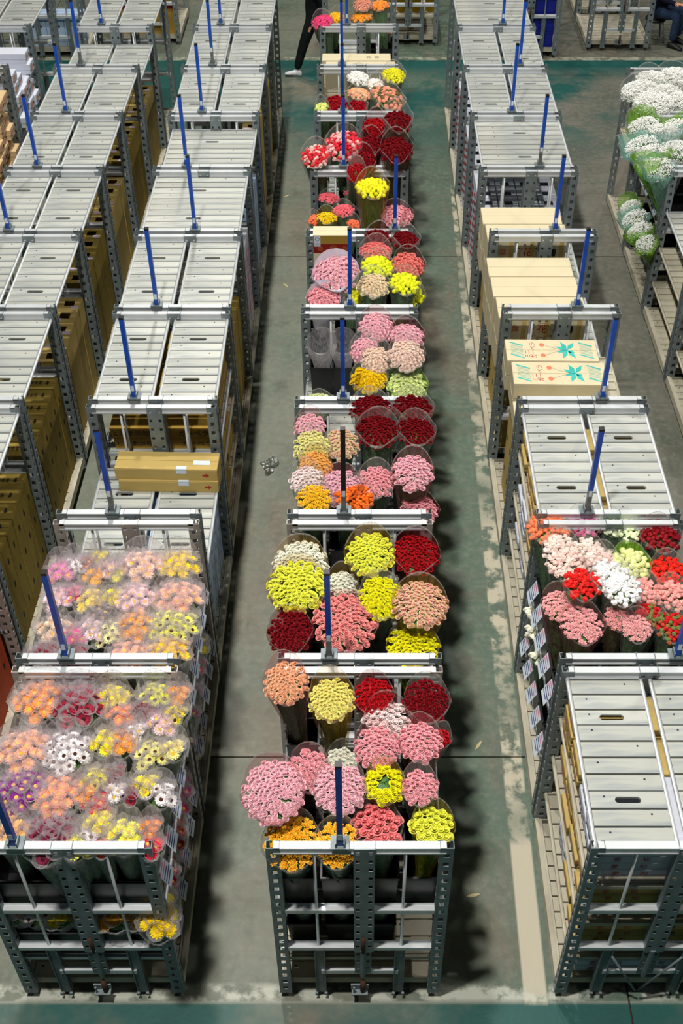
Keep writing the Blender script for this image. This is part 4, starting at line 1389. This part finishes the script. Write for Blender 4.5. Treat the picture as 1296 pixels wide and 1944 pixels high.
for k, lst in Cset.items():
    sl = slots_of('C', k, 4, 5, -.352, .235, .165, .224)
    bz = 1.03 + .0195
    items = []
    for (px, py, w, kind, col, what, op) in lst:
        z = op.get('z', 1.77)
        h = at(px, py, z)
        items.append((h, w / 2 / scale_at(h), kind, col, what, op))
    free = list(sl)
    if k == 4:
        free = [s for s in free if not (s[0] < -0.02 and s[1] > 9.3)]
    if k == 3:
        free = [s for s in free if s[0] > 0 or s[1] < Y0 + PIT * 3 + .3] 
    used = []
    for h, R, kind, col, what, op in sorted(items, key=lambda q: q[0].y):
        s = min(free, key=lambda s: (s[0] - h.x) ** 2 + (s[1] - h.y) ** 2)
        free.remove(s); used.append(s)
        o = {a: b for a, b in op.items() if a not in ('z', 'stem')}
        if 'stem' in op: o['stem'] = M[op['stem']]
        bouquet((s[0], s[1], bz + .012), h, R, kind, col, f"{what}, {where('C', k)}", f'bouquets on the {ORD[k]} middle trolley', single=k < 3, **o)
    if k in (0, 1, 2):
        for s in sl[:4]:
            if s not in used: used.append(s)
    for i, s in enumerate(sorted(used, key=lambda s: (round(s[1], 2), s[0]))):
        r_ = 1 + round((s[1] - sl[0][1]) / .224); c_ = 1 + round((s[0] - sl[0][0]) / .235)
        b = put('flower_bucket', ME_BUCKET, None, (s[0], s[1], bz))
        tag(b, f"black square bucket, {ORD[c_ - 1]} from left, {ORD[r_ - 1]} line back, {where('C', k)}", 'bucket', 'black flower buckets')
        if k < 4: put('handle', ME_HANDLE, b)
# empty pails with grey film at the back left of the fourth middle trolley
for i, (px, py) in enumerate(((612, 622), (652, 622))):
    p = at(px, py, 1.5)
    b = put('flower_bucket', ME_BUCKET, None, (p.x, 8.14, 1.0495), scale=(1, 1, 1.1))
    tag(b, f"black pail lined with grey film, {('left', 'right')[i]} one at the back of the fourth middle trolley", 'bucket', 'film lined pails')
    put('liner', SLV['haze'][i], b, (0, 0, .05), scale=(.125, .125, .42))
# low shelf of the first middle trolley
for i, (x, col, what) in enumerate(((-.33, (90, 60, 20), 'shaded bouquet of brown and green foliage, low shelf left'), (-.10, (214, 120, 20), 'orange alstroemeria bouquet, low shelf middle'), (.12, (150, 70, 60), 'dull red bouquet, low shelf right of the plate'))):
    bouquet((x, 3.44, .495), (x, 3.42, .93), .115, 'star', col, f"{what}, first trolley, middle row", 'bouquets on the low shelf', bd=.032, single=False)
    b = put('flower_bucket', ME_BUCKET, None, (x, 3.44, .4795), scale=(1, 1, .8))
    tag(b, f"black bucket on the low shelf, {ORD[i]} from left, first trolley, middle row", 'bucket', 'black flower buckets')

# ---- gerberas of the left row
W_, Y_, P_, PU = (244, 238, 236), (238, 226, 40), (248, 176, 148), (128, 40, 130)
OR_, DR_, MG_, RS_ = (248, 158, 60), (130, 18, 40), (222, 80, 150), (250, 206, 206)
YO, BR = (250, 190, 50), (70, 24, 16)
G0 = [[(20, 1575, 62, (250, 184, 110)), (92, 1586, 92, (120, 26, 58)), (141, 1602, 46, LEM), (165, 1588, 38, W_), (186, 1560, 46, Y_), (192, 1606, 30, (238, 84, 30)), (236, 1582, 66, LEM), (285, 1570, 34, (246, 128, 44)), (287, 1606, 36, (214, 30, 56))],
      [(34, 1500, 88, PU), (107, 1510, 86, (248, 160, 124)), (163, 1500, 40, OR_), (182, 1478, 46, Y_), (183, 1524, 44, (206, 24, 52)), (218, 1500, 36, W_), (216, 1468, 34, DR_), (247, 1506, 32, (130, 16, 44)), (275, 1487, 50, Y_), (305, 1504, 50, W_)],
      [(44, 1420, 88, P_), (124, 1424, 84, W_), (198, 1408, 44, Y_), (230, 1408, 44, OR_), (257, 1388, 36, W_), (286, 1428, 56, (232, 226, 130)), (330, 1418, 38, LYEL)],
      [(76, 1325, 86, (246, 150, 80)), (148, 1335, 92, (150, 24, 52)), (212, 1320, 56, Y_), (228, 1352, 40, (246, 140, 100)), (278, 1346, 38, DR_), (294, 1318, 58, LEM), (304, 1370, 44, RS_), (337, 1316, 36, OR_), (334, 1352, 36, (232, 212, 20))]]
G1 = [[(84, 1244, 62, (124, 16, 40)), (138, 1244, 40, DR_), (246, 1243, 74, P_), (316, 1236, 78, (246, 196, 40))],
      [(100, 1190, 48, (246, 214, 180)), (140, 1202, 40, MG_), (172, 1194, 54, (248, 220, 226)), (206, 1198, 44, (240, 238, 170)), (256, 1186, 68, (246, 160, 40)), (326, 1186, 84, (230, 230, 90))],
      [(110, 1132, 50, (246, 206, 220)), (136, 1124, 36, MG_), (172, 1134, 50, (240, 218, 110)), (194, 1160, 34, BR), (216, 1128, 34, Y_), (258, 1132, 68, (248, 204, 214)), (338, 1132, 80, (248, 180, 158))],
      [(114, 1080, 42, (236, 130, 190)), (138, 1070, 36, W_), (164, 1064, 28, (176, 60, 60)), (188, 1054, 26, Y_), (180, 1090, 34, (246, 170, 40)), (206, 1078, 40, RS_), (222, 1086, 28, LEM), (268, 1070, 74, (250, 202, 186)), (338, 1068, 66, (238, 210, 20))]]
NEARN = ('first line', 'second line', 'third line', 'fourth line')


def gname(c):
    r, g_, b = c
    if c == W_: return 'white'
    if c == PU: return 'purple'
    if c == BR: return 'dark brown'
    if b > 190 and r > 225: return 'pale pink'
    if r < 160: return 'dark red'
    if g_ < 100 and b > 90: return 'magenta'
    if r >= 160 and g_ < 70: return 'red'
    if g_ > 205: return 'yellow'
    if g_ > 150 and b < 90: return 'orange'
    if g_ > 125 and b > 90: return 'peach'
    return 'orange red'


def crates(row, k, z, side, tagged=True, files=(-1, 1)):
    bx, by = ROW[row][0], Y0 + PIT * k
    for i in range(5):
        for s in files:
            c = put('flower_crate', ME_CRATE, None, (bx + s * .235, by + .165 + i * .221, z + .0195))
            tag(c, f"black flower crate, {'left' if s < 0 else 'right'} file, {ORD[i]} from front, {'upper' if z > .9 else 'lower'} shelf, {where(row, k)}", 'crate', 'black flower crates')
            if s == side:
                q = put('label_card', ME_TAG, c, (side * .252, 0.02, .17), (PI / 2 - .42, 0, side * PI / 2))
                put('card_print', ME_TAGP, q, (0, 0, .001)); put('card_print', ME_TAGN, q, (0, 0, .001))


for k, G in ((0, G0), (1, G1)):
    crates('L1', k, 1.03, 1)
    if k == 0: crates('L1', 0, .46, 1)
    else: crates('L1', 1, .46, 1)
    for li, line in enumerate(G):
        cnt = {}
        for ci, (px, py, w, col) in enumerate(sorted(line)):
            h = at(px, py, 1.70)
            fx = min(max(h.x, ROW['L1'][0] - .40), ROW['L1'][0] + .40)
            if abs(fx - ROW['L1'][0]) < .06: fx = ROW['L1'][0] + math.copysign(.06, fx - ROW['L1'][0])
            row_i = min(4, max(0, round((h.y - (Y0 + PIT * k) - .165) / .225)))
            fy = Y0 + PIT * k + .165 + row_i * .225 + max(-.06, min(.06, h.y - (Y0 + PIT * k + .165 + row_i * .225)))
            cen = (70, 30, 20) if gname(col) in ('white', 'yellow') and (ci % 2) else (240, 190, 60)
            if gname(col) == 'dark red': cen = (60, 10, 16)
            gerbera((fx, fy, 1.058), h, w / 2 / scale_at(h) * (1.42 if w < 50 else 1.22), col, cen,
                    f"{gname(col)} gerbera bunch, {ORD[ci]} from left, {NEARN[li]} from front, {where('L1', k)}", f'gerbera bunches, {where("L1", k)}')
    # bunches peeping out on the lower shelf
    low = [(392, 1222, 34, Y_), (383, 1262, 30, MG_)] if k == 1 else [(372, 1300, 32, (170, 60, 130)), (366, 1345, 36, (160, 40, 100)), (372, 1395, 28, W_), (361, 1490, 40, (196, 60, 140)), (360, 1525, 40, (186, 44, 110)), (349, 1570, 42, (214, 74, 50)), (346, 1592, 42, (170, 34, 30)), (340, 1640, 34, (180, 24, 50)), (332, 1662, 34, (190, 30, 60)),
                                                                  (326, 1722, 50, Y_), (328, 1752, 50, (236, 204, 20))]
    for i, (px, py, w, col) in enumerate(low):
        h = at(px, py, 0.98)
        h.x = min(h.x, -1.15)
        fy = min(max(h.y, Y0 + PIT * k + .12), Y0 + PIT * k + 1.13)
        gerbera((h.x - .05, fy, .486), h, w / 2 / scale_at(h) * 1.45, col, (240, 190, 60), f"{gname(col)} gerbera bunch, {ORD[len(low) - 1 - i]} from front on the lower aisle edge, {where('L1', k)}", 'gerbera bunches on the lower shelf', n=7)
    if k == 0:
        for i, (px, py, w, col) in enumerate(((28, 1745, 40, W_), (66, 1745, 46, W_), (112, 1757, 52, Y_), (160, 1762, 46, (246, 180, 30)), (214, 1772, 62, (246, 180, 24)), (268, 1768, 56, (244, 196, 20)))):
            h = at(px, py, 0.86); h.y = max(h.y, 3.36)
            gerbera((h.x, max(h.y, 3.36), .486), h, w / 2 / scale_at(h) * 1.4, col, (90, 50, 20) if i % 2 else (240, 170, 40), f"{gname(col)} gerbera bunch, {ORD[i]} from left behind the front cross rails, first trolley, left row", 'gerbera bunches behind the front rails', n=9)

# ---- carnations of the right row's second trolley
R1F = [(1040, 1003, 66, 'carn', (246, 128, 84), 'coral carnation bunch, at the back left corner', {}),
       (1108, 996, 54, 'carn', (190, 60, 120), 'magenta spray bunch, at the back below the bar', dict(second=(228, 150, 190))),
       (1160, 998, 40, 'carn', (226, 234, 196), 'pale green-white bunch with a price slip, at the back', {}),
       (1190, 1004, 48, 'carn', (226, 236, 190), 'pale green carnation bunch, right of the one with a slip', {}),
       (1252, 1018, 62, 'carn', DRED, 'dark red carnation bunch, at the back right', {}),
       (1064, 1044, 56, 'carn', (246, 214, 204), 'blush carnation bunch, upper left of the blush three', {}),
       (1074, 1072, 58, 'carn', (246, 206, 196), 'blush carnation bunch, lowest of the blush three', {}),
       (1114, 1050, 54, 'carn', (246, 216, 206), 'blush carnation bunch, right of the blush three', {}),
       (1142, 1068, 54, 'carn', (246, 204, 196), 'blush carnation bunch, behind the white one', {}),
       (1196, 1072, 60, 'pom', (230, 236, 160), 'lime pompon bunch in a green sleeve', dict(film='green', bd=.04)),
       (1158, 1096, 62, 'carn', (246, 246, 244), 'white carnation bunch, upper of the white pair', dict(z=1.84)),
       (1182, 1118, 56, 'carn', (246, 246, 244), 'white carnation bunch, lower of the white pair', dict(z=1.84)),
       (1104, 1108, 56, 'carn', (220, 30, 24), 'bright red carnation bunch, left of the white pair', dict(z=1.84)),
       (1268, 1084, 54, 'carn', (222, 36, 20), 'scarlet carnation bunch, on the right', {}),
       (1222, 1122, 48, 'carn', (246, 160, 154), 'pink carnation bunch, right of the white pair', {}),
       (1276, 1130, 52, 'carn', (246, 164, 156), 'pink carnation bunch, below the scarlet one', {}),
       (1064, 1150, 68, 'star', (250, 178, 176), 'pink spray bunch in a wide sleeve, front left', dict(film='rose')),
       (1104, 1186, 76, 'star', (250, 176, 176), 'pink spray bunch, behind the front left rail', dict(film='rose')),
       (1172, 1172, 50, 'star', (248, 170, 170), 'pink spray bunch, on long bare stems', dict(film='rose')),
       (1208, 1192, 54, 'star', (250, 178, 178), 'pink spray bunch, front middle', {}),
       (1232, 1168, 44, 'carn', (196, 20, 24), 'small red bunch with green buds, front middle', dict(bd=.03, second=(110, 120, 60))),
       (1276, 1190, 52, 'carn', (200, 20, 26), 'small red bunch with green buds, front right', dict(bd=.03, second=(110, 120, 60)))]
crates('R1', 1, 1.03, -1); crates('R1', 1, .46, -1)
for (px, py, w, kind, col, what, op) in R1F:
    h = at(px, py, op.get('z', 1.70))
    bx, by = ROW['R1'][0], Y0 + PIT
    fx = min(max(h.x, bx + (.08 if k == 7 else -.38)), bx + .38)
    row_i = min(4, max(0, round((h.y - by - .165) / .225)))
    fy = by + .165 + row_i * .225 + max(-.05, min(.05, h.y - by - .165 - row_i * .225))
    o = {a: b for a, b in op.items() if a != 'z'}
    o.setdefault('bd', .035 if kind == 'carn' else .026)
    bouquet((fx, fy, 1.058), h, w / 2 / scale_at(h) * (1.22 if kind != 'star' else 1.08), kind, col, f"{what}, second trolley, right row", 'bunches on the second right trolley', **o)
for i, (px, py, w) in enumerate(((994, 1160, 34), (999, 1196, 44), (1004, 1246, 40))):
    h = at(px, py, .98); h.x = max(h.x, 1.27)
    bouquet((h.x + .05, min(max(h.y, 4.63), 5.6), .486), h, w / 2 / scale_at(h), 'carn', (240, 238, 218), f"cream white carnation bunch, {('rear', 'middle', 'front')[i]} of three on the lower shelf's aisle edge, right row", 'cream bunches on the lower shelf', bd=.045)

# ---- gypsophila of the outer right row: clouds of tiny flowers
def cloud_mesh(seed, n=1500):
    r = random.Random(seed); t = MB()
    for i in range(n):
        a, q = r.random() * 6.28, math.sqrt(r.random())
        z = .38 * (1 - q * q) + r.uniform(-.25, .2)
        c = Vector((q * math.cos(a), q * math.sin(a), z)); s = r.uniform(.032, .055)
        t.quadify([c + Vector((s, 0, 0)), c + Vector((0, s, 0)), c - Vector((s, 0, 0)), c - Vector((0, s, 0)), c + Vector((0, 0, s)), c - Vector((0, 0, s))],
                  [(0, 1, 4), (1, 2, 4), (2, 3, 4), (3, 0, 4), (1, 0, 5), (2, 1, 5), (3, 2, 5), (0, 3, 5)])
    return t.mesh('sprays', [petal((250, 250, 246), .02)])


CLOUD = [cloud_mesh(i) for i in range(3)]
CLOUD2 = [cloud_mesh(i + 5, 800) for i in range(3)]
PLASTIC = [sleeve_mesh(40 + i, 1.14, FILM[f], .14, .11) for i, f in enumerate(('green', 'aqua', 'haze'))]


def gyps(px, py, w, z, k, label, wrap, foot_z=1.056, i=0):
    h = at(px, py, z)
    bx, by = ROW['R2'][0], Y0 + PIT * k
    foot = Vector((min(max(h.x, bx - .38), bx + .38), min(max(h.y, by + .15), by + 1.08), foot_z if k == 6 else 1.052))
    d = h - foot
    R = w / 2 / scale_at(h) * (1.2 if wrap is None else 1.15)
    r = empty('gypsophila_bunch', foot, label, 'flowers', 'gypsophila bunches')
    r.rotation_mode = 'QUATERNION'; r.rotation_quaternion = Vector((0, 0, 1)).rotation_difference(d)
    H = d.length
    if wrap is None: put('sleeve', SLV['clear'][i % 3], r, scale=(R, R, H))
    else: put('sleeve', PLASTIC[wrap], r, scale=(R * .95, R * .95, H), rot=(0, 0, i * 1.3))
    put('stems', STEM[i % 4], r, scale=(R * .8, R * .8, H * .95))
    c = put('sprays', (CLOUD if wrap is None else CLOUD2)[i % 3], r, (0, 0, H * .97), (0, 0, i), (R, R, R)); c['kind'] = 'stuff'


crates('R2', 6, 1.03, -1); crates('R2', 6, .46, -1); crates('R2', 7, 1.03, -1, files=(1,))
for i, (px, py, w) in enumerate(((1215, 172, 60), (1236, 150, 50), (1240, 196, 64), (1264, 178, 56), (1282, 148, 60), (1290, 190, 50))):
    gyps(px, py, w, 1.80, 7, f"white gypsophila bunch, {('outermost at the aisle', 'back middle', 'front near the rail', 'center', 'back right', 'front right')[i]}, fourth trolley, outer right row", None, i=i)
for i, (px, py, w, wr) in enumerate(((1222, 238, 52, 0), (1216, 276, 56, 1), (1236, 292, 54, 0), (1262, 250, 54, 1), (1288, 240, 50, 0), (1284, 284, 56, 2), (1250, 318, 50, 1), (1230, 312, 40, 0))):
    gyps(px, py, w, 1.76, 6, f"gypsophila bunch wrapped in {('green', 'aqua', 'clear')[wr]} film, {ORD[i]} from the back, third trolley, outer right row", wr, i=i)
for i, (px, py, w, wr) in enumerate(((1196, 392, 36, 0), (1204, 414, 44, 1), (1214, 438, 44, 0), (1226, 462, 36, 0))):
    gyps(px, py, w, .95, 6, f"gypsophila bunch wrapped in {('green', 'aqua')[wr]} film, {ORD[i]} from back on the lower shelf, outer right row", wr, .486, i)

# ------------------------------------------------------------------ across the far aisle
def bg_cart(x, y, label, shelves=()):
    r = trolley((x, y, 0), label)
    for z, kind, mk in shelves: add_shelf(r, z, kind, mk)
    return r


bg_cart(-3.37, 18.75, "metal trolley of red-banded brown boxes across the teal aisle, behind the left rows")
for i in range(4):
    for j in range(2):
        o = carton((-3.37 - .33 + i * .22, 18.97, .149 + j * .62), (.215, .25, .6), 'kraft_dk', 'closed', f"brown box with a red band, {ORD[i]} from left, {('lower', 'upper')[j]} layer, across the aisle", 'red banded boxes')
        put('red_band', flat_mesh([rect(.2, .12)], M['darkred'], 'red_band'), o, (0, -.1262, .45), FRONT)
bg_cart(-4.75, 18.2, "metal trolley of pale blue boxes across the aisle, behind the outer left row")
for i in range(3):
    o = carton((-4.46 - i * .285, 18.5, .149), (.28, .35, .45), 'bluewhite', 'closed', f"pale blue box, {ORD[i]} from right, on the trolley across the aisle", 'pale blue boxes')
    for q in (-.06, .06): put('slot', ME_KNOB, o, (q, -.1762, .3), FRONT)
bg_cart(0.76, 18.7, "metal trolley of yellow tubs across the teal aisle, behind the middle row", ((.46, 'one', 'slat_old'),))
t = MB(); t.lathe([(0, 0), (.075, 0), (.09, .30), (.096, .30), (.096, .315), (.086, .315), (.07, .01), (0, .01)], 14)
ME_TUB = t.mesh('yellow_tub', [M['yellowplastic']], True)
t = MB(); t.lathe([(.09, 0), (.095, .08), (0, .085)], 14)
ME_TUBL = t.mesh('tub_lid', [M['bluewhite']], True)
for i in range(4):
    b = put('yellow_tub', ME_TUB, None, (.45 + i * .23, 18.95, .478))
    tag(b, f"yellow plastic tub with a pale lid, {ORD[i]} from left, on the far trolley", 'tub', 'yellow tubs')
    put('lid', ME_TUBL, b, (0, 0, .31))
bg_cart(2.62, 18.2, "metal trolley of blue crates across the aisle, behind the right row")
t = MB()
for a in ((-.2, -.194, -.14, .14), (.194, .2, -.14, .14), (-.194, .194, -.14, -.134), (-.194, .194, .134, .14)): t.box(*a, 0, .25)
t.box(-.2, .2, -.14, .14, 0, .006); t.box(-.206, .206, -.146, -.14, .22, .235); t.box(-.206, .206, -.146, -.14, .05, .06)
ME_BCR = t.mesh('blue_crate', [M['blueplastic']])
for i in range(2):
    for j in range(5):
        b = put('blue_crate', ME_BCR, None, (2.42 + i * .42, 18.42, .148 + j * .252))
        tag(b, f"deep blue plastic crate, {('left', 'right')[i]} stack, {ORD[j]} up, on the far trolley", 'crate', 'blue crates')
bg_cart(4.12, 18.5, "empty metal trolley across the aisle, beside the seated person")
bg_cart(4.12, 19.85, "second empty metal trolley, right behind the one beside the seated person")


# ------------------------------------------------------------------ people
def skin_body(name, J, E, R, mats, pick, label, loc=(0, 0, 0)):
    """one continuous body grown along the skeleton J (joints), E (edges) with radius R per joint"""
    me = bpy.data.meshes.new('skeleton')
    names = list(J)
    me.from_pydata([J[n] for n in names], [(names.index(a), names.index(b)) for a, b in E], [])
    o = bpy.data.objects.new('skeleton', me); COL.objects.link(o)
    md = o.modifiers.new('skin', 'SKIN'); md.use_smooth_shade = True
    md2 = o.modifiers.new('sub', 'SUBSURF'); md2.levels = 2; md2.render_levels = 2
    sv = me.skin_vertices[0].data
    for i, n in enumerate(names):
        r = R[n]
        sv[i].radius = r if isinstance(r, tuple) else (r, r)
        sv[i].use_root = n == 'pelvis'
    bpy.context.view_layer.update()
    dg = bpy.context.evaluated_depsgraph_get()
    out = bpy.data.meshes.new_from_object(o.evaluated_get(dg))
    bpy.data.objects.remove(o)
    out.materials.clear()
    for m in mats: out.materials.append(m)
    for p in out.polygons:
        p.material_index = pick(p.center); p.use_smooth = True
    b = put(name, out, None, loc)
    return tag(b, label, 'person')


def shoe(parent, heel, toe, mat, w=.046):
    t = MB(); a, b = Vector(heel), Vector(toe)
    d = (b - a).normalized(); s = Vector((-d.y, d.x, 0)).normalized(); up = s.cross(d) * -1
    if up.z < 0: up = -up
    P, n = [], 12
    for f, ww, hh in ((0, .5, .05), (.06, .85, .085), (.3, .82, .10), (.55, .95, .07), (.8, 1.05, .05), (.95, .75, .035), (1, .35, .02)):
        c = a.lerp(b, f)
        for i in range(n):
            th = 2 * PI * i / n
            P.append(c + s * w * ww * math.cos(th) + up * (hh / 2 + hh / 2 * math.sin(th)))
    fs = [tuple(range(n - 1, -1, -1)), tuple(range(6 * n, 7 * n))]
    for k in range(6):
        for i in range(n): fs.append((k * n + i, k * n + (i + 1) % n, k * n + n + (i + 1) % n, k * n + n + i))
    t.quadify(P, fs)
    return put('shoe', t.mesh('shoe', [M[mat]], True), parent)


def hand_chain(J, E, R, pre, wrist, dirv, up, thumb_side):
    """palm and five bent fingers"""
    d, u = Vector(dirv).normalized(), Vector(up).normalized()
    s = d.cross(u) * thumb_side
    w = Vector(J[wrist])
    palm = w + d * .05
    J[pre + 'palm'] = tuple(palm); R[pre + 'palm'] = (.034, .018); E.append((wrist, pre + 'palm'))
    for i, L in enumerate((.072, .082, .076, .06)):
        k = w + d * .088 + s * (.03 - i * .02)
        m = k + d * L * .5 - u * .006; e = k + d * L * .9 - u * .028
        for nm, q, r in (('k', k, .0095), ('m', m, .0085), ('e', e, .0072)):
            J[f'{pre}{i}{nm}'] = tuple(q); R[f'{pre}{i}{nm}'] = r
        E += [(pre + 'palm', f'{pre}{i}k'), (f'{pre}{i}k', f'{pre}{i}m'), (f'{pre}{i}m', f'{pre}{i}e')]
    a = w + d * .03 + s * .035; b = w + d * .066 + s * .06 - u * .012
    J[pre + 't0'], J[pre + 't1'] = tuple(a), tuple(b); R[pre + 't0'], R[pre + 't1'] = .012, .009
    E += [(pre + 'palm', pre + 't0'), (pre + 't0', pre + 't1')]


def head_parts(body, c, fwd):
    f = Vector(fwd).normalized(); s = Vector((0, 0, 1)).cross(f)
    c = Vector(c)
    t = MB(); P = []
    for v in IV:
        q = Vector(v) * .108
        q = Vector((q.x, q.y, q.z * 1.08))
        p = c + f * (q.y * 1.0 - .014) + s * q.x * .86 + Vector((0, 0, q.z + .025))
        if q.y > .03 and q.z < .03: p -= f * .055
        if q.z < -.04: p += Vector((0, 0, .02))
        P.append(p)
    put('hair', t.quadify(P, IF).mesh('hair', [M['hair']], True), body)
    t = MB()
    for sx in (-1, 1):
        e = c + f * .092 + s * sx * .034 + Vector((0, 0, .005)); t.quadify([e + Vector(v) * .011 for v in IV], IF)
    put('eyes', t.mesh('eyes', [M['ink']], True), body)
    t = MB(); n0 = c + f * .094
    t.quadify([n0 + Vector((0, 0, .01)), n0 + s * .016 + Vector((0, 0, -.035)), n0 - s * .016 + Vector((0, 0, -.035)), n0 + f * .024 + Vector((0, 0, -.03))], [(0, 1, 3), (0, 3, 2), (1, 2, 3)])
    put('nose', t.mesh('nose', [M['skin']]), body)
    m0 = c + f * .094 + Vector((0, 0, -.058))
    t = MB(); t.quadify([m0 - s * .024, m0 + s * .024, m0 + s * .014 + Vector((0, 0, -.01)) + f * .003, m0 - s * .014 + Vector((0, 0, -.01)) + f * .003], [(0, 1, 2, 3)])
    put('mouth', t.mesh('mouth', [M['redprint']]), body)
    for sx in (-1, 1):
        t = MB(); e = c + s * sx * .082 - f * .005
        t.quadify([e + Vector((v.x * .014, v.y * .02, v.z * .032)) for v in IV], IF)
        put('ear', t.mesh('ear', [M['skin']], True), body)


# walker: striding towards -x along the teal aisle
bx, by = -0.66, 17.62
J = {'pelvis': (0, 0, .90), 'belly': (-.02, 0, 1.08), 'chest': (-.05, 0, 1.30), 'neck': (-.07, 0, 1.47), 'skull': (-.09, 0, 1.57), 'crown': (-.09, 0, 1.66),
     'hipf': (-.03, -.09, .86), 'kneef': (-.17, -.09, .50), 'anklef': (-.29, -.09, .10),
     'hipb': (.02, .09, .86), 'kneeb': (.10, .09, .48), 'ankleb': (.38, .09, .18),
     'shf': (-.05, -.19, 1.40), 'elf': (.12, -.23, 1.15), 'wrf': (.10, -.22, .90),
     'shb': (-.05, .19, 1.40), 'elb': (-.02, .24, 1.13), 'wrb': (.02, .19, .90)}
E = [('pelvis', 'belly'), ('belly', 'chest'), ('chest', 'neck'), ('neck', 'skull'), ('skull', 'crown'), ('pelvis', 'hipf'), ('hipf', 'kneef'), ('kneef', 'anklef'), ('pelvis', 'hipb'), ('hipb', 'kneeb'), ('kneeb', 'ankleb'),
     ('chest', 'shf'), ('shf', 'elf'), ('elf', 'wrf'), ('chest', 'shb'), ('shb', 'elb'), ('elb', 'wrb')]
R = {'pelvis': (.15, .13), 'belly': (.14, .12), 'chest': (.16, .13), 'neck': .06, 'skull': (.088, .098), 'crown': (.07, .08), 'hipf': .105, 'kneef': .08, 'anklef': .06, 'hipb': .105, 'kneeb': .08, 'ankleb': .06,
     'shf': .075, 'elf': .055, 'wrf': .034, 'shb': .075, 'elb': .055, 'wrb': .034}
hand_chain(J, E, R, 'f', 'wrf', (-.1, 0, -1), (0, -1, 0), 1)
hand_chain(J, E, R, 'b', 'wrb', (-.1, 0, -1), (0, 1, 0), -1)
walker = skin_body('person', J, E, R, [M['cloth'], M['skin']], lambda c: 1 if (c.z > 1.485 or (c.z < .93 and abs(c.y) > .175 and c.z > .6) or (c.x < -.3 and c.z > .7)) else 0,
                   "person in black clothes and white shoes striding along the teal aisle", (bx, by, 0.0))
head_parts(walker, (-.10, 0, 1.60), (-1, 0, 0))
shoe(walker, (-.22, -.09, .0), (-.48, -.09, .02), 'shoe_white'); shoe(walker, (.46, .09, .17), (.27, .09, .01), 'shoe_white')
# seated person beside the empty far trolley, facing +x
J = {'pelvis': (0, 0, .50), 'belly': (.02, 0, .70), 'chest': (.08, 0, .92), 'neck': (.13, 0, 1.10), 'skull': (.17, 0, 1.20), 'crown': (.17, 0, 1.29),
     'hipf': (.05, -.10, .49), 'kneef': (.42, -.13, .50), 'anklef': (.40, -.13, .10), 'hipb': (.05, .10, .49), 'kneeb': (.42, .13, .50), 'ankleb': (.36, .13, .10),
     'shf': (.08, -.19, 1.02), 'elf': (.14, -.25, .75), 'wrf': (.38, -.20, .70), 'shb': (.08, .19, 1.02), 'elb': (.14, .25, .75), 'wrb': (.38, .16, .68)}
R2_ = dict(R); R = {k: R2_[k] for k in J}
hand_chain(J, E_ := list(E[:17]), R, 'f', 'wrf', (1, .15, .1), (0, 0, 1), 1)
hand_chain(J, E_, R, 'b', 'wrb', (1, -.2, -.1), (0, 0, 1), -1)
seated = skin_body('person', J, E_, R, [M['jacket'], M['skin'], M['denim']], lambda c: 1 if (c.z > 1.115 or (c.x > .385 and c.z > .6)) else (2 if c.z < .57 else 0),
                   "seated person in a navy jacket and dark jeans beside the empty trolley", (4.78, 18.98, 0.0))
seated.rotation_euler = (0, 0, math.radians(-38))
head_parts(seated, (.18, 0, 1.23), (1, 0, 0))
shoe(seated, (.33, -.13, .0), (.60, -.13, .0), 'shoe_black'); shoe(seated, (.29, .13, .0), (.56, .13, .0), 'shoe_black')
st = empty('stool', (4.78, 18.98, 0), "low black stool under the seated person", 'stool')
t = MB(); t.lathe([(0, .32), (.16, .32), (.17, .335), (.16, .36), (0, .36)], 18); put('seat', t.mesh('seat', [M['black']], True), st)
for sx in (-1, 1):
    for sy in (-1, 1):
        t = MB(); t.tube((sx * .15, sy * .15, 0), (sx * .1, sy * .1, .33), .013, 8); put('leg', t.mesh('leg', [M['steel_dk']], True), st)

# ------------------------------------------------------------------ small things on the floor
t = MB()
for i in range(10):
    a = i / 9 * 2 - 1
    t.quadify([(a * .05, .012 * (1 - a * a), .002), (a * .05 + .011, .012 * (1 - (a + .22) ** 2) if a < .78 else 0, .004), (a * .05 + .011, -.012 * (1 - (a + .22) ** 2) if a < .78 else 0, .004), (a * .05, -.012 * (1 - a * a), .002)], [(0, 1, 2, 3)])
ME_LEAFLET = t.mesh('fallen_leaf', [mat_plain('dry_leaf', (190, 178, 130), .7)])
for i, (px, py, rz, what) in enumerate(((545, 372, .6, 'curled pale leaf on the left aisle by the seventh trolleys'), (542, 542, 2.2, 'pale leaf on the left aisle by the fifth trolleys'), (908, 1415, 1.0, 'pale leaf on the right aisle by the floor joint'), (898, 1700, .2, 'small leaf near the front of the right aisle'))):
    p = at(px, py, 0)
    tag(put('fallen_leaf', ME_LEAFLET, None, (p.x, p.y, .001), (0, 0, rz)), what, 'leaf')
t = MB()
rd = random.Random(6)
pts = [(.075 * (1 + .35 * math.sin(3 * a) + rd.uniform(-.1, .1)) * math.cos(a), .13 * (1 + .25 * math.sin(2 * a) + rd.uniform(-.1, .1)) * math.sin(a), .0008) for a in [i * PI / 12 for i in range(24)]]
t.quadify(pts, [tuple(range(24))])
mw = mat_film('water_film', (58, 76, 48), .5, .08)
p = at(512, 885, 0)
tag(put('puddle', t.mesh('puddle', [mw]), None, (p.x, p.y, 0.001)), "dark wet patch on the left aisle beside the third middle trolley", 'puddle')
